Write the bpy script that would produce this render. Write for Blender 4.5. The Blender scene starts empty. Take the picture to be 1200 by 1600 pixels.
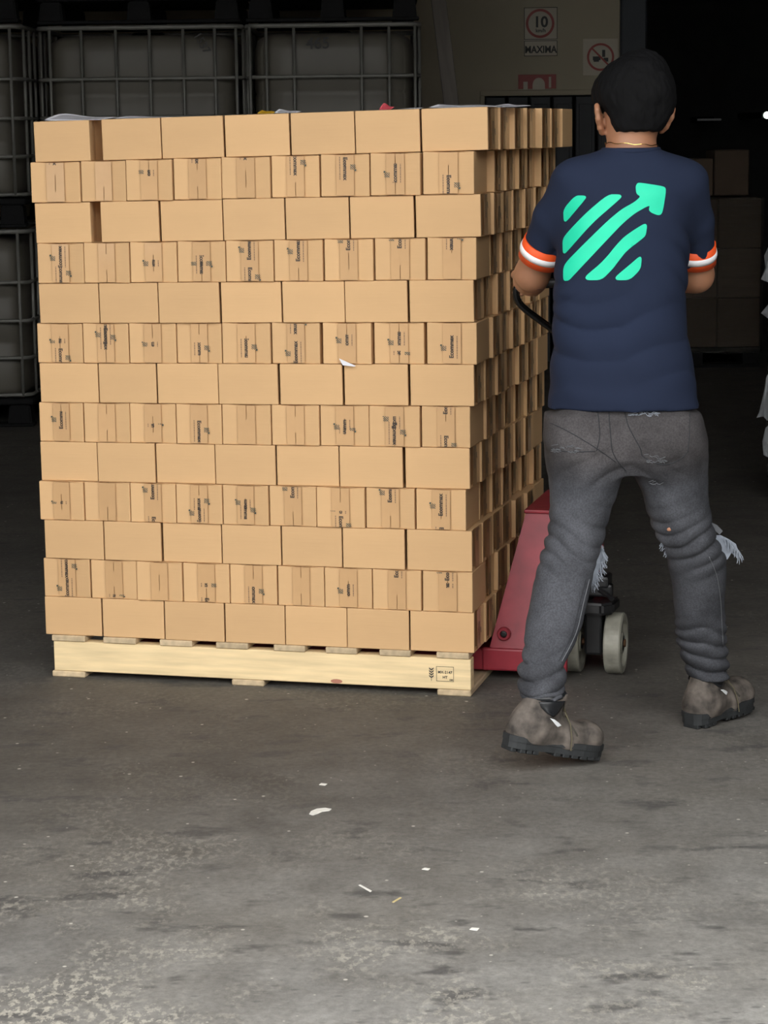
import bpy, bmesh, math, random
import numpy as np
from mathutils import Vector, Matrix
from mathutils.bvhtree import BVHTree
random.seed(7)
SC = bpy.context.scene
COL = SC.collection
PI = math.pi

# ------------------------------------------------------------------ camera
F, CH = 3560.0, 1.52
pitch = math.atan(596 / F); roll = 0.01275
fw = Vector((0, math.cos(pitch), -math.sin(pitch)))
up0 = Vector((0, math.sin(pitch), math.cos(pitch)))
r0 = Vector((1, 0, 0))
RT = r0 * math.cos(roll) - up0 * math.sin(roll)
UP = r0 * math.sin(roll) + up0 * math.cos(roll)
CP = Vector((0, 0, CH))
cam = bpy.data.cameras.new('camera')
camo = bpy.data.objects.new('camera', cam); COL.objects.link(camo)
m = Matrix((RT, UP, -fw)).transposed().to_4x4(); m.translation = CP
camo.matrix_world = m
cam.sensor_fit = 'VERTICAL'; cam.sensor_height = 36.0; cam.lens = 36.0 * F / 1600.0
cam.clip_start = 0.1; cam.clip_end = 200
SC.camera = camo

# ------------------------------------------------------------------ light and exposure
SC.view_settings.view_transform = 'Standard'
SC.view_settings.look = 'None'
SC.view_settings.exposure = 2.33
SC.view_settings.gamma = 1.0
SC.view_settings.use_curve_mapping = False
world = bpy.data.worlds.new('overcast_sky'); SC.world = world
world.use_nodes = True
bg = world.node_tree.nodes['Background']
bg.inputs[0].default_value = (0.98, 0.98, 0.975, 1); bg.inputs[1].default_value = 1.0

DOOR_Y, DOOR_H, DOOR_L, DOOR_R = 3.0, 4.2, -3.9, 2.7

# ------------------------------------------------------------------ helpers
def ray(px, py):
    return (px - 600) * RT - (py - 800) * UP + F * fw
def at(px, py, Y):                       # point of the vertical plane y = Y seen at that place of the photograph
    d = ray(px, py); return CP + d * (Y / d.y)
def ground(px, py, z=0.0):
    d = ray(px, py); return CP + d * ((z - CH) / d.z)

def tag(o, label=None, cat=None, group=None, kind=None):
    if label: o['label'] = label
    if cat: o['category'] = cat
    if group: o['group'] = group
    if kind: o['kind'] = kind
    return o
def empty(name, loc=(0, 0, 0), rz=0.0):
    o = bpy.data.objects.new(name, None); COL.objects.link(o)
    o.location = loc; o.rotation_euler = (0, 0, rz); o.empty_display_size = 0.1
    return o
def link(name, me, parent=None, loc=None, rz=None):
    o = bpy.data.objects.new(name, me); COL.objects.link(o)
    if parent is not None: o.parent = parent
    if loc is not None: o.location = loc
    if rz is not None: o.rotation_euler = (0, 0, rz)
    return o
def mesh_of(name, bm, mat, smooth=False):
    me = bpy.data.meshes.new(name); bm.normal_update(); bm.to_mesh(me); bm.free()
    if mat: me.materials.append(mat)
    if smooth:
        me.polygons.foreach_set('use_smooth', [True] * len(me.polygons))
    return me
def obj(name, bm, mat, parent=None, loc=None, rz=None, smooth=False):
    return link(name, mesh_of(name, bm, mat, smooth), parent, loc, rz)
def box(bm, x0, x1, y0, y1, z0, z1, M=None, bev=0.0, seg=1):
    vs = [bm.verts.new(v) for v in ((x0,y0,z0),(x1,y0,z0),(x1,y1,z0),(x0,y1,z0),(x0,y0,z1),(x1,y0,z1),(x1,y1,z1),(x0,y1,z1))]
    fs = [bm.faces.new([vs[i] for i in f]) for f in ((0,3,2,1),(4,5,6,7),(0,1,5,4),(1,2,6,5),(2,3,7,6),(3,0,4,7))]
    if bev > 0:
        es = list({e for f in fs for e in f.edges})
        r = bmesh.ops.bevel(bm, geom=es, offset=bev, segments=seg, affect='EDGES', profile=0.5)
        vs = list({v for f in r['faces'] for v in f.verts} | {v for v in vs if v.is_valid})
    if M is not None:
        for v in vs: v.co = M @ v.co
    return vs
def prism(bm, pts, ax, a, b, bev=0.0):   # polygon in the two other axes, extruded from a to b along ax
    def mk(p, t):
        return {'x': (t, p[0], p[1]), 'y': (p[0], t, p[1]), 'z': (p[0], p[1], t)}[ax]
    n = len(pts)
    A = [bm.verts.new(mk(p, a)) for p in pts]; B = [bm.verts.new(mk(p, b)) for p in pts]
    fs = [bm.faces.new(A[::-1]), bm.faces.new(B)]
    for i in range(n): fs.append(bm.faces.new((A[i], A[(i+1) % n], B[(i+1) % n], B[i])))
    bmesh.ops.recalc_face_normals(bm, faces=fs)
    if bev > 0:
        bmesh.ops.bevel(bm, geom=list({e for f in fs for e in f.edges}), offset=bev, segments=2, affect='EDGES')
    return fs
def tube(bm, pts, r, n=8, caps=True, closed=False):
    pts = [Vector(p) for p in pts]; N = len(pts)
    rs = r if isinstance(r, (list, tuple)) else [r] * N
    rings = []; prev = None
    for i, p in enumerate(pts):
        a = pts[(i-1) % N] if (i > 0 or closed) else pts[i]
        b = pts[(i+1) % N] if (i < N-1 or closed) else pts[i]
        t = (b - a).normalized()
        if prev is None:
            prev = t.orthogonal().normalized()
        nn = (prev - t * prev.dot(t)).normalized(); prev = nn
        bb = t.cross(nn)
        rings.append([bm.verts.new(p + (nn * math.cos(2*PI*k/n) + bb * math.sin(2*PI*k/n)) * rs[i]) for k in range(n)])
    for i in range(N if closed else N-1):
        A, B = rings[i], rings[(i+1) % N]
        for k in range(n): bm.faces.new((A[k], A[(k+1) % n], B[(k+1) % n], B[k]))
    if caps and not closed:
        bm.faces.new(rings[0][::-1]); bm.faces.new(rings[-1])
def lathe(bm, prof, n=24, M=None):       # profile (r, z) round the z axis
    rings = []; vs = []
    for r, z in prof:
        rg = [bm.verts.new((r*math.cos(2*PI*k/n), r*math.sin(2*PI*k/n), z)) for k in range(n)]
        rings.append(rg); vs += rg
    fs = []
    for i in range(len(prof)-1):
        for k in range(n): fs.append(bm.faces.new((rings[i][k], rings[i][(k+1) % n], rings[i+1][(k+1) % n], rings[i+1][k])))
    fs.append(bm.faces.new(rings[0][::-1])); fs.append(bm.faces.new(rings[-1]))
    bmesh.ops.recalc_face_normals(bm, faces=fs)
    if M is not None:
        for v in vs: v.co = M @ v.co
def smooth_pts(pts, k=6):
    P = [Vector(p) for p in pts]; out = []
    for i in range(len(P)-1):
        p0 = P[max(i-1, 0)]; p1 = P[i]; p2 = P[i+1]; p3 = P[min(i+2, len(P)-1)]
        for j in range(k):
            t = j / k
            out.append(0.5*((2*p1)+(p2-p0)*t+(2*p0-5*p1+4*p2-p3)*t*t+(3*p1-p0-3*p2+p3)*t**3))
    out.append(P[-1]); return out

# ------------------------------------------------------------------ materials
def mat(name, col, rough=0.6, metal=0.0, noise=None, bump=None, rand=0.0, coat=0.0, spec=0.5, emit=None, sheen=0.0, trans=None):
    """noise=(scale, amount[, stretch vector]); bump=(scale, strength, distance[, stretch])"""
    mt = bpy.data.materials.new(name); mt.use_nodes = True
    nt = mt.node_tree; N = nt.nodes; L = nt.links; p = N['Principled BSDF']
    p.inputs['Base Color'].default_value = (*col, 1); p.inputs['Roughness'].default_value = rough
    p.inputs['Metallic'].default_value = metal; p.inputs['Specular IOR Level'].default_value = spec
    p.inputs['Coat Weight'].default_value = coat; p.inputs['Coat Roughness'].default_value = 0.15
    if sheen: p.inputs['Sheen Weight'].default_value = sheen
    if trans is not None: p.inputs['Alpha'].default_value = trans
    if emit: p.inputs['Emission Color'].default_value = (*emit[0], 1); p.inputs['Emission Strength'].default_value = emit[1]
    tc = N.new('ShaderNodeTexCoord')
    def mapped(st):
        mp = N.new('ShaderNodeMapping'); mp.inputs['Scale'].default_value = st; L.new(tc.outputs['Object'], mp.inputs['Vector']); return mp.outputs[0]
    out = None
    if noise:
        nz = N.new('ShaderNodeTexNoise'); nz.inputs['Scale'].default_value = noise[0]; nz.inputs['Detail'].default_value = 5
        L.new(mapped(noise[2] if len(noise) > 2 else (1, 1, 1)), nz.inputs['Vector'])
        mr = N.new('ShaderNodeMapRange'); mr.inputs[1].default_value = 0.3; mr.inputs[2].default_value = 0.7
        mr.inputs[3].default_value = 1 - noise[1]; mr.inputs[4].default_value = 1 + noise[1]
        L.new(nz.outputs[0], mr.inputs[0]); out = mr.outputs[0]
    if rand:
        oi = N.new('ShaderNodeObjectInfo'); mr = N.new('ShaderNodeMapRange')
        mr.inputs[3].default_value = 1 - rand; mr.inputs[4].default_value = 1 + rand; L.new(oi.outputs['Random'], mr.inputs[0])
        if out:
            mu = N.new('ShaderNodeMath'); mu.operation = 'MULTIPLY'; L.new(out, mu.inputs[0]); L.new(mr.outputs[0], mu.inputs[1]); out = mu.outputs[0]
        else: out = mr.outputs[0]
    if out:
        mx = N.new('ShaderNodeVectorMath'); mx.operation = 'SCALE'; mx.inputs[0].default_value = col
        L.new(out, mx.inputs['Scale']); L.new(mx.outputs[0], p.inputs['Base Color'])
    if bump:
        nz = N.new('ShaderNodeTexNoise'); nz.inputs['Scale'].default_value = bump[0]; nz.inputs['Detail'].default_value = 4
        L.new(mapped(bump[3] if len(bump) > 3 else (1, 1, 1)), nz.inputs['Vector'])
        b = N.new('ShaderNodeBump'); b.inputs['Strength'].default_value = bump[1]; b.inputs['Distance'].default_value = bump[2]
        L.new(nz.outputs[0], b.inputs['Height']); L.new(b.outputs[0], p.inputs['Normal'])
    return mt

M_card = mat('cardboard', (0.61, 0.382, 0.188), 0.75, noise=(7, 0.025, (1, 1, 3)), bump=(30, 0.35, 0.0012, (0.25, 0.25, 6)), rand=0.05)
M_tape = mat('packing_tape', (0.55, 0.335, 0.163), 0.5, noise=(14, 0.035), bump=(25, 0.12, 0.001), coat=1.0, rand=0.05, spec=0.2)
M_tape.node_tree.nodes['Principled BSDF'].inputs['Coat IOR'].default_value = 1.22
M_tape.node_tree.nodes['Principled BSDF'].inputs['Coat Roughness'].default_value = 0.06
M_ink = mat('tape_ink', (0.045, 0.03, 0.02), 0.5)
M_ink_green = mat('tape_ink_green', (0.04, 0.06, 0.045), 0.5)
M_ink_faint = mat('tape_ink_faint', (0.22, 0.13, 0.075), 0.5)
M_wood = mat('pine_new', (0.78, 0.60, 0.34), 0.65, noise=(5, 0.14, (1, 1, 12)), bump=(30, 0.2, 0.002, (0.2, 1, 4)), rand=0.04)
M_wood_old = mat('pine_rough', (0.52, 0.40, 0.25), 0.8, noise=(14, 0.22, (3, 0.4, 3)), bump=(40, 0.4, 0.002), rand=0.12)
M_red = mat('red_paint', (0.27, 0.022, 0.035), 0.45, noise=(14, 0.22), bump=(60, 0.12, 0.001))
M_black = mat('black_steel', (0.008, 0.008, 0.009), 0.45, noise=(20, 0.3))
M_tubeblk = mat('handle_steel', (0.05, 0.05, 0.05), 0.22, metal=0.9)
M_wheel = mat('worn_nylon', (0.27, 0.26, 0.215), 0.5, noise=(18, 0.3), bump=(30, 0.2, 0.002))
M_axle = mat('rusty_steel', (0.16, 0.08, 0.04), 0.6, metal=0.5, noise=(30, 0.4))
M_shirt = mat('navy_cotton', (0.0135, 0.0200, 0.043), 0.9, noise=(5, 0.10), bump=(250, 0.15, 0.0008), spec=0.2)
M_mint = mat('mint_print', (0.008, 0.62, 0.37), 0.6, noise=(20, 0.05))
M_orange = mat('orange_band', (0.80, 0.085, 0.010), 0.6, noise=(40, 0.06))
M_silver = mat('silver_reflective', (0.80, 0.79, 0.80), 0.35, noise=(30, 0.06))
M_skin = mat('skin', (0.33, 0.155, 0.085), 0.5, noise=(12, 0.06)); M_skin.node_tree.nodes['Principled BSDF'].inputs['Subsurface Weight'].default_value = 0.1
M_skin.node_tree.nodes['Principled BSDF'].inputs['Subsurface Radius'].default_value = (0.01, 0.004, 0.002)
M_hair = mat('black_hair', (0.0045, 0.0045, 0.005), 0.8, spec=0.12, noise=(8, 0.3), bump=(90, 0.7, 0.004, (1, 1, 0.3)))
M_gold = mat('gold', (0.8, 0.5, 0.15), 0.25, metal=1.0)
M_thread = mat('frayed_cotton', (0.28, 0.31, 0.36), 0.9)
M_seam_crease = mat('seam_and_crease_dark', (0.022, 0.024, 0.028), 0.9)  # real seams, and the painted shade of one diagonal crease
M_seam_pale = mat('worn_seam', (0.12, 0.125, 0.135), 0.9)
M_leather = mat('dusty_leather', (0.092, 0.077, 0.065), 0.85, noise=(26, 0.75), bump=(40, 0.4, 0.003))
M_sole = mat('rubber_sole', (0.016, 0.018, 0.019), 0.7, noise=(30, 0.3), bump=(50, 0.4, 0.002))
M_collar = mat('padded_collar', (0.012, 0.013, 0.015), 0.28)
M_lace = mat('boot_lace', (0.05, 0.045, 0.035), 0.8)
M_lacey = mat('lace_fleck', (0.10, 0.085, 0.05), 0.8)
M_patch = mat('white_patch', (0.85, 0.87, 0.88), 0.4)
M_paper = mat('white_paper', (0.80, 0.81, 0.86), 0.6, noise=(20, 0.05))
M_yellow = mat('yellow_paper', (0.85, 0.55, 0.03), 0.6)
M_pink = mat('pink_paper', (0.90, 0.16, 0.20), 0.6)
M_bottle = mat('tank_plastic', (0.140, 0.128, 0.103), 0.5, noise=(3, 0.12))
M_cage = mat('galvanised_tube', (0.20, 0.195, 0.175), 0.45, metal=0.15, noise=(12, 0.15))
M_palblk = mat('black_plastic', (0.009, 0.009, 0.0095), 0.75, spec=0.2, noise=(8, 0.2))
M_wall = mat('cream_plaster', (0.42, 0.37, 0.27), 0.85, noise=(1.2, 0.06), bump=(8, 0.1, 0.004))
M_darkwall = mat('dark_wall', (0.10, 0.10, 0.10), 0.9, noise=(1, 0.15))
M_column = mat('blue_grey_paint', (0.04, 0.047, 0.056), 0.6, noise=(3, 0.1))
M_gate = mat('dark_panel', (0.028, 0.03, 0.033), 0.6, noise=(5, 0.2))
M_signw = mat('sign_white', (0.50, 0.44, 0.34), 0.5)
M_signr = mat('sign_red', (0.30, 0.035, 0.025), 0.5)
M_signk = mat('sign_black', (0.03, 0.03, 0.028), 0.6)
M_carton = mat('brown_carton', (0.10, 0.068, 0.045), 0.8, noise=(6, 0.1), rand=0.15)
M_beam = mat('old_plank', (0.16, 0.14, 0.12), 0.8, noise=(10, 0.2, (3, 3, 0.3)))
M_film = mat('stretch_film', (0.13, 0.12, 0.105), 0.2, noise=(6, 0.9, (0.6, 0.6, 7)), bump=(9, 1.0, 0.10, (0.6, 0.6, 5)), trans=0.45, spec=1.0)  # horizontal streaks in the colour stand in for highlights on the film
M_filmw = mat('torn_film', (0.50, 0.52, 0.54), 0.35, trans=0.75, bump=(30, 0.8, 0.01))
M_lamp = mat('lamp_glass', (0.9, 0.95, 0.9), 0.3, emit=((0.8, 1.0, 0.85), 0.5))
M_eye = mat('eye_white', (0.7, 0.7, 0.68), 0.2)

def denim():
    mt = mat('grey_denim', (0.058, 0.060, 0.068), 0.9, noise=(11, 0.36), bump=(300, 0.25, 0.001), spec=0.2)
    nt = mt.node_tree; N = nt.nodes; L = nt.links; p = N['Principled BSDF']
    tc = N.new('ShaderNodeTexCoord'); nz = N.new('ShaderNodeTexNoise'); nz.inputs['Scale'].default_value = 260; nz.inputs['Detail'].default_value = 2
    L.new(tc.outputs['Object'], nz.inputs['Vector'])
    mr = N.new('ShaderNodeMapRange'); mr.inputs[1].default_value = 0.35; mr.inputs[2].default_value = 0.65; mr.inputs[3].default_value = 0.82; mr.inputs[4].default_value = 1.18
    L.new(nz.outputs[0], mr.inputs[0])
    old = p.inputs['Base Color'].links[0].from_socket
    mx = N.new('ShaderNodeVectorMath'); mx.operation = 'SCALE'; L.new(old, mx.inputs[0]); L.new(mr.outputs[0], mx.inputs['Scale'])
    # the seat is worn brown-grey, the thighs bluer
    sx = N.new('ShaderNodeSeparateXYZ'); L.new(tc.outputs['Object'], sx.inputs[0])
    r2 = N.new('ShaderNodeMapRange'); r2.inputs[1].default_value = 0.66; r2.inputs[2].default_value = 0.74; L.new(sx.outputs[2], r2.inputs[0])
    cm = N.new('ShaderNodeMix'); cm.data_type = 'RGBA'; cm.blend_type = 'MULTIPLY'
    cm.inputs['B'].default_value = (0.98, 0.88, 0.80, 1)
    L.new(r2.outputs[0], cm.inputs['Factor']); L.new(mx.outputs[0], cm.inputs['A']); L.new(cm.outputs['Result'], p.inputs['Base Color'])
    return mt
M_denim = denim()

def floor_material():
    mt = bpy.data.materials.new('worn_concrete'); mt.use_nodes = True
    nt = mt.node_tree; N = nt.nodes; L = nt.links; p = N['Principled BSDF']
    tc = N.new('ShaderNodeTexCoord')
    def noise(sc, det=6, st=(1, 1, 1), rough=0.6):
        mp = N.new('ShaderNodeMapping'); mp.inputs['Scale'].default_value = st; L.new(tc.outputs['Object'], mp.inputs[0])
        n = N.new('ShaderNodeTexNoise'); n.inputs['Scale'].default_value = sc; n.inputs['Detail'].default_value = det; n.inputs['Roughness'].default_value = rough
        L.new(mp.outputs[0], n.inputs['Vector']); return n.outputs[0]
    def rng(s, a, b, c, d):
        m_ = N.new('ShaderNodeMapRange'); m_.inputs[1].default_value = a; m_.inputs[2].default_value = b; m_.inputs[3].default_value = c; m_.inputs[4].default_value = d
        L.new(s, m_.inputs[0]); return m_.outputs[0]
    def math_(op, a, b):
        m_ = N.new('ShaderNodeMath'); m_.operation = op
        for i, v in enumerate((a, b)):
            if isinstance(v, (int, float)): m_.inputs[i].default_value = v
            else: L.new(v, m_.inputs[i])
        return m_.outputs[0]
    def mix(f, a, b):
        m_ = N.new('ShaderNodeMix'); m_.data_type = 'RGBA'
        L.new(f, m_.inputs['Factor'])
        for k, v in (('A', a), ('B', b)):
            if isinstance(v, tuple): m_.inputs[k].default_value = (*v, 1)
            else: L.new(v, m_.inputs[k])
        return m_.outputs['Result']
    sx = N.new('ShaderNodeSeparateXYZ'); L.new(tc.outputs['Object'], sx.inputs[0])
    # the smooth dark slab inside, darkened further for the falloff of light; the weathered apron towards the door (edge runs obliquely)
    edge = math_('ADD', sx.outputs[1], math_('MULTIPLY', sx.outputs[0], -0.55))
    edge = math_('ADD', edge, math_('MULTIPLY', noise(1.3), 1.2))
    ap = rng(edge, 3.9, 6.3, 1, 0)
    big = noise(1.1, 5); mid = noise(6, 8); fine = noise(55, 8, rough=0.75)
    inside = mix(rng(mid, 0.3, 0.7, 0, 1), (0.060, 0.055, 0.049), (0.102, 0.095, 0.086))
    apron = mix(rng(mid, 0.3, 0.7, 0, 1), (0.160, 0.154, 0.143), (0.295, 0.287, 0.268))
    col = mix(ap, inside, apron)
    col = mix(rng(big, 0.35, 0.7, 0, 0.45), col, (0.16, 0.145, 0.12))
    # dark oil spots, elongated
    sp = noise(7.5, 3, (0.8, 1.5, 1)); sp2 = noise(2.2, 2)
    col = mix(math_('MULTIPLY', rng(sp, 0.56, 0.66, 0, 0.8), rng(sp2, 0.38, 0.5, 0, 1)), col, (0.065, 0.062, 0.06))
    # pale scuffed patches broken by fine grain, left foreground
    sc = math_('MULTIPLY', rng(noise(2.6, 6), 0.47, 0.60, 0, 1), rng(noise(62, 8, (1, 0.6, 1), 0.7), 0.50, 0.56, 0, 1))
    sc = math_('MULTIPLY', sc, rng(math_('ADD', edge, math_('MULTIPLY', sx.outputs[0], 0.9)), 3.9, 5.6, 1, 0.10))
    col = mix(math_('MULTIPLY', sc, 0.8), col, (0.46, 0.43, 0.36))
    # grain
    gr = rng(fine, 0.3, 0.7, 0.72, 1.28)
    v = N.new('ShaderNodeVectorMath'); v.operation = 'SCALE'; L.new(col, v.inputs[0]); L.new(gr, v.inputs['Scale']); col = v.outputs[0]
    # white grit and small dark pits
    for sc_, rad, thr, amt in ((15, 0.075, 0.66, 0.85), (38, 0.12, 0.80, 0.6), (9, 0.05, 0.3, 0.9)):
        vo = N.new('ShaderNodeTexVoronoi'); vo.inputs['Scale'].default_value = sc_; L.new(tc.outputs['Object'], vo.inputs['Vector'])
        sep = N.new('ShaderNodeSeparateColor'); L.new(vo.outputs['Color'], sep.inputs[0])
        grit = math_('MULTIPLY', rng(vo.outputs['Distance'], rad*0.6, rad, 1, 0), rng(sep.outputs[0], thr, thr+0.01, 0, 1))
        col = mix(math_('MULTIPLY', grit, amt), col, (0.50, 0.47, 0.41))
    mp = N.new('ShaderNodeMapping'); mp.inputs['Scale'].default_value = (0.7, 1.3, 1); L.new(tc.outputs['Object'], mp.inputs[0])
    v2 = N.new('ShaderNodeTexVoronoi'); v2.inputs['Scale'].default_value = 30; L.new(mp.outputs[0], v2.inputs['Vector'])
    s2 = N.new('ShaderNodeSeparateColor'); L.new(v2.outputs['Color'], s2.inputs[0])
    pit = math_('MULTIPLY', rng(v2.outputs['Distance'], 0.12, 0.24, 1, 0), rng(s2.outputs[1], 0.55, 0.6, 0, 1))
    pit = math_('MULTIPLY', pit, ap)
    col = mix(math_('MULTIPLY', pit, 0.6), col, (0.07, 0.068, 0.066))
    L.new(col, p.inputs['Base Color'])
    p.inputs['Roughness'].default_value = 0.72; p.inputs['Specular IOR Level'].default_value = 0.35
    b = N.new('ShaderNodeBump'); b.inputs['Strength'].default_value = 0.5; b.inputs['Distance'].default_value = 0.004
    L.new(math_('ADD', fine, math_('MULTIPLY', mid, 1.0)), b.inputs['Height']); L.new(b.outputs[0], p.inputs['Normal'])
    return mt
M_floor = floor_material()

# ------------------------------------------------------------------ the building
def struct(name, bm, m_):
    return tag(obj(name, bm, m_), kind='structure')
bm = bmesh.new(); box(bm, -14, 14, -14, 26, -0.2, 0); struct('floor', bm, M_floor)
bm = bmesh.new(); box(bm, -7, 7.5, DOOR_Y, 24, 6.0, 6.2); struct('ceiling', bm, M_darkwall)
bm = bmesh.new(); box(bm, -7.2, -7, DOOR_Y, 24, 0, 6.2); struct('wall_left', bm, M_darkwall)
bm = bmesh.new(); box(bm, 7.5, 7.7, DOOR_Y, 24, 0, 6.2); struct('wall_right', bm, M_darkwall)
bm = bmesh.new(); box(bm, -7.2, 7.7, 24, 24.2, 0, 6.2); struct('wall_back', bm, M_gate)
bm = bmesh.new()
box(bm, -7.2, DOOR_L, DOOR_Y-0.2, DOOR_Y, 0, 6.2); box(bm, DOOR_R, 7.7, DOOR_Y-0.2, DOOR_Y, 0, 6.2); box(bm, DOOR_L, DOOR_R, DOOR_Y-0.2, DOOR_Y, DOOR_H, 6.2)
struct('wall_front', bm, M_darkwall)
bm = bmesh.new(); box(bm, -14, 14, -13.2, -13, 0, 5.0); struct('wall_sky_blocker', bm, mat('sky_blocker_grey', (0.22, 0.22, 0.21), 0.9, noise=(1, 0.1)))  # unseen wall added behind the camera to cut off the low sky light
# cream partition with its opening edge
WY = 15.0
xr = at(968, 100, WY).x; gl = at(757, 150, WY); ztop = at(850, 148, WY).z
bm = bmesh.new(); box(bm, -7.0, gl.x, WY, WY+0.15, 0, 6.0); box(bm, gl.x, xr, WY, WY+0.15, ztop, 6.0); struct('wall_middle', bm, M_wall)
bm = bmesh.new(); box(bm, gl.x-0.03, xr, WY-0.03, WY-0.001, ztop-0.005, ztop+0.03, bev=0.004); box(bm, gl.x-0.03, gl.x, WY-0.03, WY-0.001, 0, ztop-0.005, bev=0.004)
struct('trim_1', bm, M_wall)
bm = bmesh.new(); box(bm, xr+0.002, xr+0.17, WY-0.05, WY+0.2, 0, 6.0, bev=0.01); struct('trim_2', bm, M_column)
# dark folding gate filling the opening
g = empty('folding_gate', (gl.x, WY+0.02, 0)); tag(g, 'dark panelled folding gate under cream wall behind the carton stack', 'gate')
n = 6; w = (xr - gl.x) / n
for i in range(n):
    bm = bmesh.new(); box(bm, i*w+0.008, (i+1)*w-0.008, 0, 0.04, 0, ztop-0.01, bev=0.006)
    for q in range(3): box(bm, i*w+0.03, (i+1)*w-0.03, -0.008, 0.001, 0.1+q*0.5, 0.55+q*0.5 if q < 2 else ztop-0.06, bev=0.003)
    obj('panel', bm, M_gate, g)

# ------------------------------------------------------------------ text and logo outlines
def text_mesh(s, size, bold=0.0):
    cu = bpy.data.curves.new('text', 'FONT'); cu.body = s; cu.size = size; cu.align_x = 'CENTER'; cu.offset = bold * size
    cu.resolution_u = 3
    o = bpy.data.objects.new('text', cu); COL.objects.link(o); bpy.context.view_layer.update()
    dg = bpy.context.evaluated_depsgraph_get(); me = bpy.data.meshes.new_from_object(o.evaluated_get(dg))
    vs = [tuple(v.co)[:2] for v in me.vertices]; fs = [tuple(p.vertices) for p in me.polygons]
    bpy.data.objects.remove(o); bpy.data.curves.remove(cu); bpy.data.meshes.remove(me)
    return vs, fs
# polygons of the striped square with an arrow, in crop pixels (y down)
LOGO = [
 [(478,373),(512,373),(519,378),(517,386),(449,468),(441,472),(435,466),(434,424)],
 [(600,369),(643,369),(651,375),(648,384),(540,478),(446,587),(438,592),(432,586),(431,536),(455,505),(520,437)],
 [(434,642),(450,617),(520,545),(600,467),(650,425),(700,397),(722,377),(706,368),(703,340),(710,327),(722,326),(808,339),(818,350),(805,432),(797,446),(785,447),(762,438),(752,428),(757,408),(700,440),(655,478),(610,525),(540,600),(470,675),(455,692),(440,694),(433,686)],
 [(733,480),(742,480),(746,488),(742,518),(735,530),(670,580),(640,618),(618,648),(577,690),(524,691),(515,683),(520,672),(570,630),(600,598),(630,560),(660,528),(700,500)],
 [(714,604),(722,602),(726,610),(722,650),(682,690),(633,691),(627,682),(634,672),(690,625)],
]
def rounded(poly, it=2):
    P = [Vector((x, y)) for x, y in poly]
    for _ in range(it):
        Q = []
        for i, p in enumerate(P):
            q = P[(i+1) % len(P)]; Q += [p*0.8+q*0.2, p*0.2+q*0.8]
        P = Q
    return P

# ------------------------------------------------------------------ the pallet and the cartons
ANG = math.radians(-14.3)
PA0 = ground(737, 1089)
ud = Vector((math.cos(ANG), math.sin(ANG), 0)); vd = Vector((-ud.y, ud.x, 0))
PA = PA0 - ud * 1.212
def S(u, v, z): return PA + ud*u + vd*v + Vector((0, 0, z))
def uvz(px, py, v=0.0):
    d = ray(px, py); t = ((PA + vd*v - CP).dot(vd)) / d.dot(vd); P = CP + d*t
    return (P-PA).dot(ud), P.z
pal = empty('pallet', S(0, 0, 0), ANG); tag(pal, 'pale pine stringer pallet under the stack of cartons', 'pallet')
for i, v0 in enumerate((0.0, 0.477, 0.957)):
    bm = bmesh.new(); box(bm, 0, 1.21, v0, v0+0.04, 0.018, 0.104, bev=0.002); obj('stringer', bm, M_wood, pal)
edges = [(82,134),(162,213),(250,301),(338,388),(428,477),(509,558),(593,642),(682,733)]
for a, b in edges:
    u0 = uvz(a, 1008)[0]; u1 = uvz(b, 1020)[0]
    bm = bmesh.new(); box(bm, 0, u1-u0, -0.004, 1.0, 0.1045, 0.1215, bev=0.002); o = obj('deck_board', bm, M_wood_old, pal); o.location = (u0, 0, 0)
for a, b in ((82,134),(362,413),(683,736)):
    u0 = uvz(a, 1055)[0]; u1 = uvz(b, 1080)[0]
    bm = bmesh.new(); box(bm, 0, u1-u0, -0.002, 1.0, 0.0, 0.0175, bev=0.003); o = obj('bottom_board', bm, M_wood_old, pal); o.location = (u0, 0, 0)
# knots and heat-treatment stamp on the front stringer
def flat_on(bm, vs2, fs, fn):
    V = [bm.verts.new(fn(x, y)) for x, y in vs2]
    for f in fs:
        try: bm.faces.new([V[i] for i in f])
        except ValueError: pass
bm = bmesh.new()
su0, sz0 = uvz(682, 1064); su1, sz1 = uvz(709, 1042)
def rect(bm, a, b, c, d, v):
    q = [bm.verts.new(p) for p in ((a, v, c), (b, v, c), (b, v, d), (a, v, d))]; bm.faces.new(q)
lw = 0.0011
for a, b, c, d in ((su0, su1, sz0, sz0+lw), (su0, su1, sz1-lw, sz1), (su0, su0+lw, sz0, sz1), (su1-lw, su1, sz0, sz1)): rect(bm, a, b, c, d, -0.0012)
for s, zz, xx, sz in (('MX-2147', 0.022, 0.0, 0.0105), ('HT', 0.008, 0.0, 0.0105), ('DB', 0.0025, 0.017, 0.007)):
    vs2, fs = text_mesh(s, sz, 0.02); flat_on(bm, vs2, fs, lambda x, y: ((su0+su1)/2 + xx + x, -0.0012, sz0+zz+y))
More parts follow.
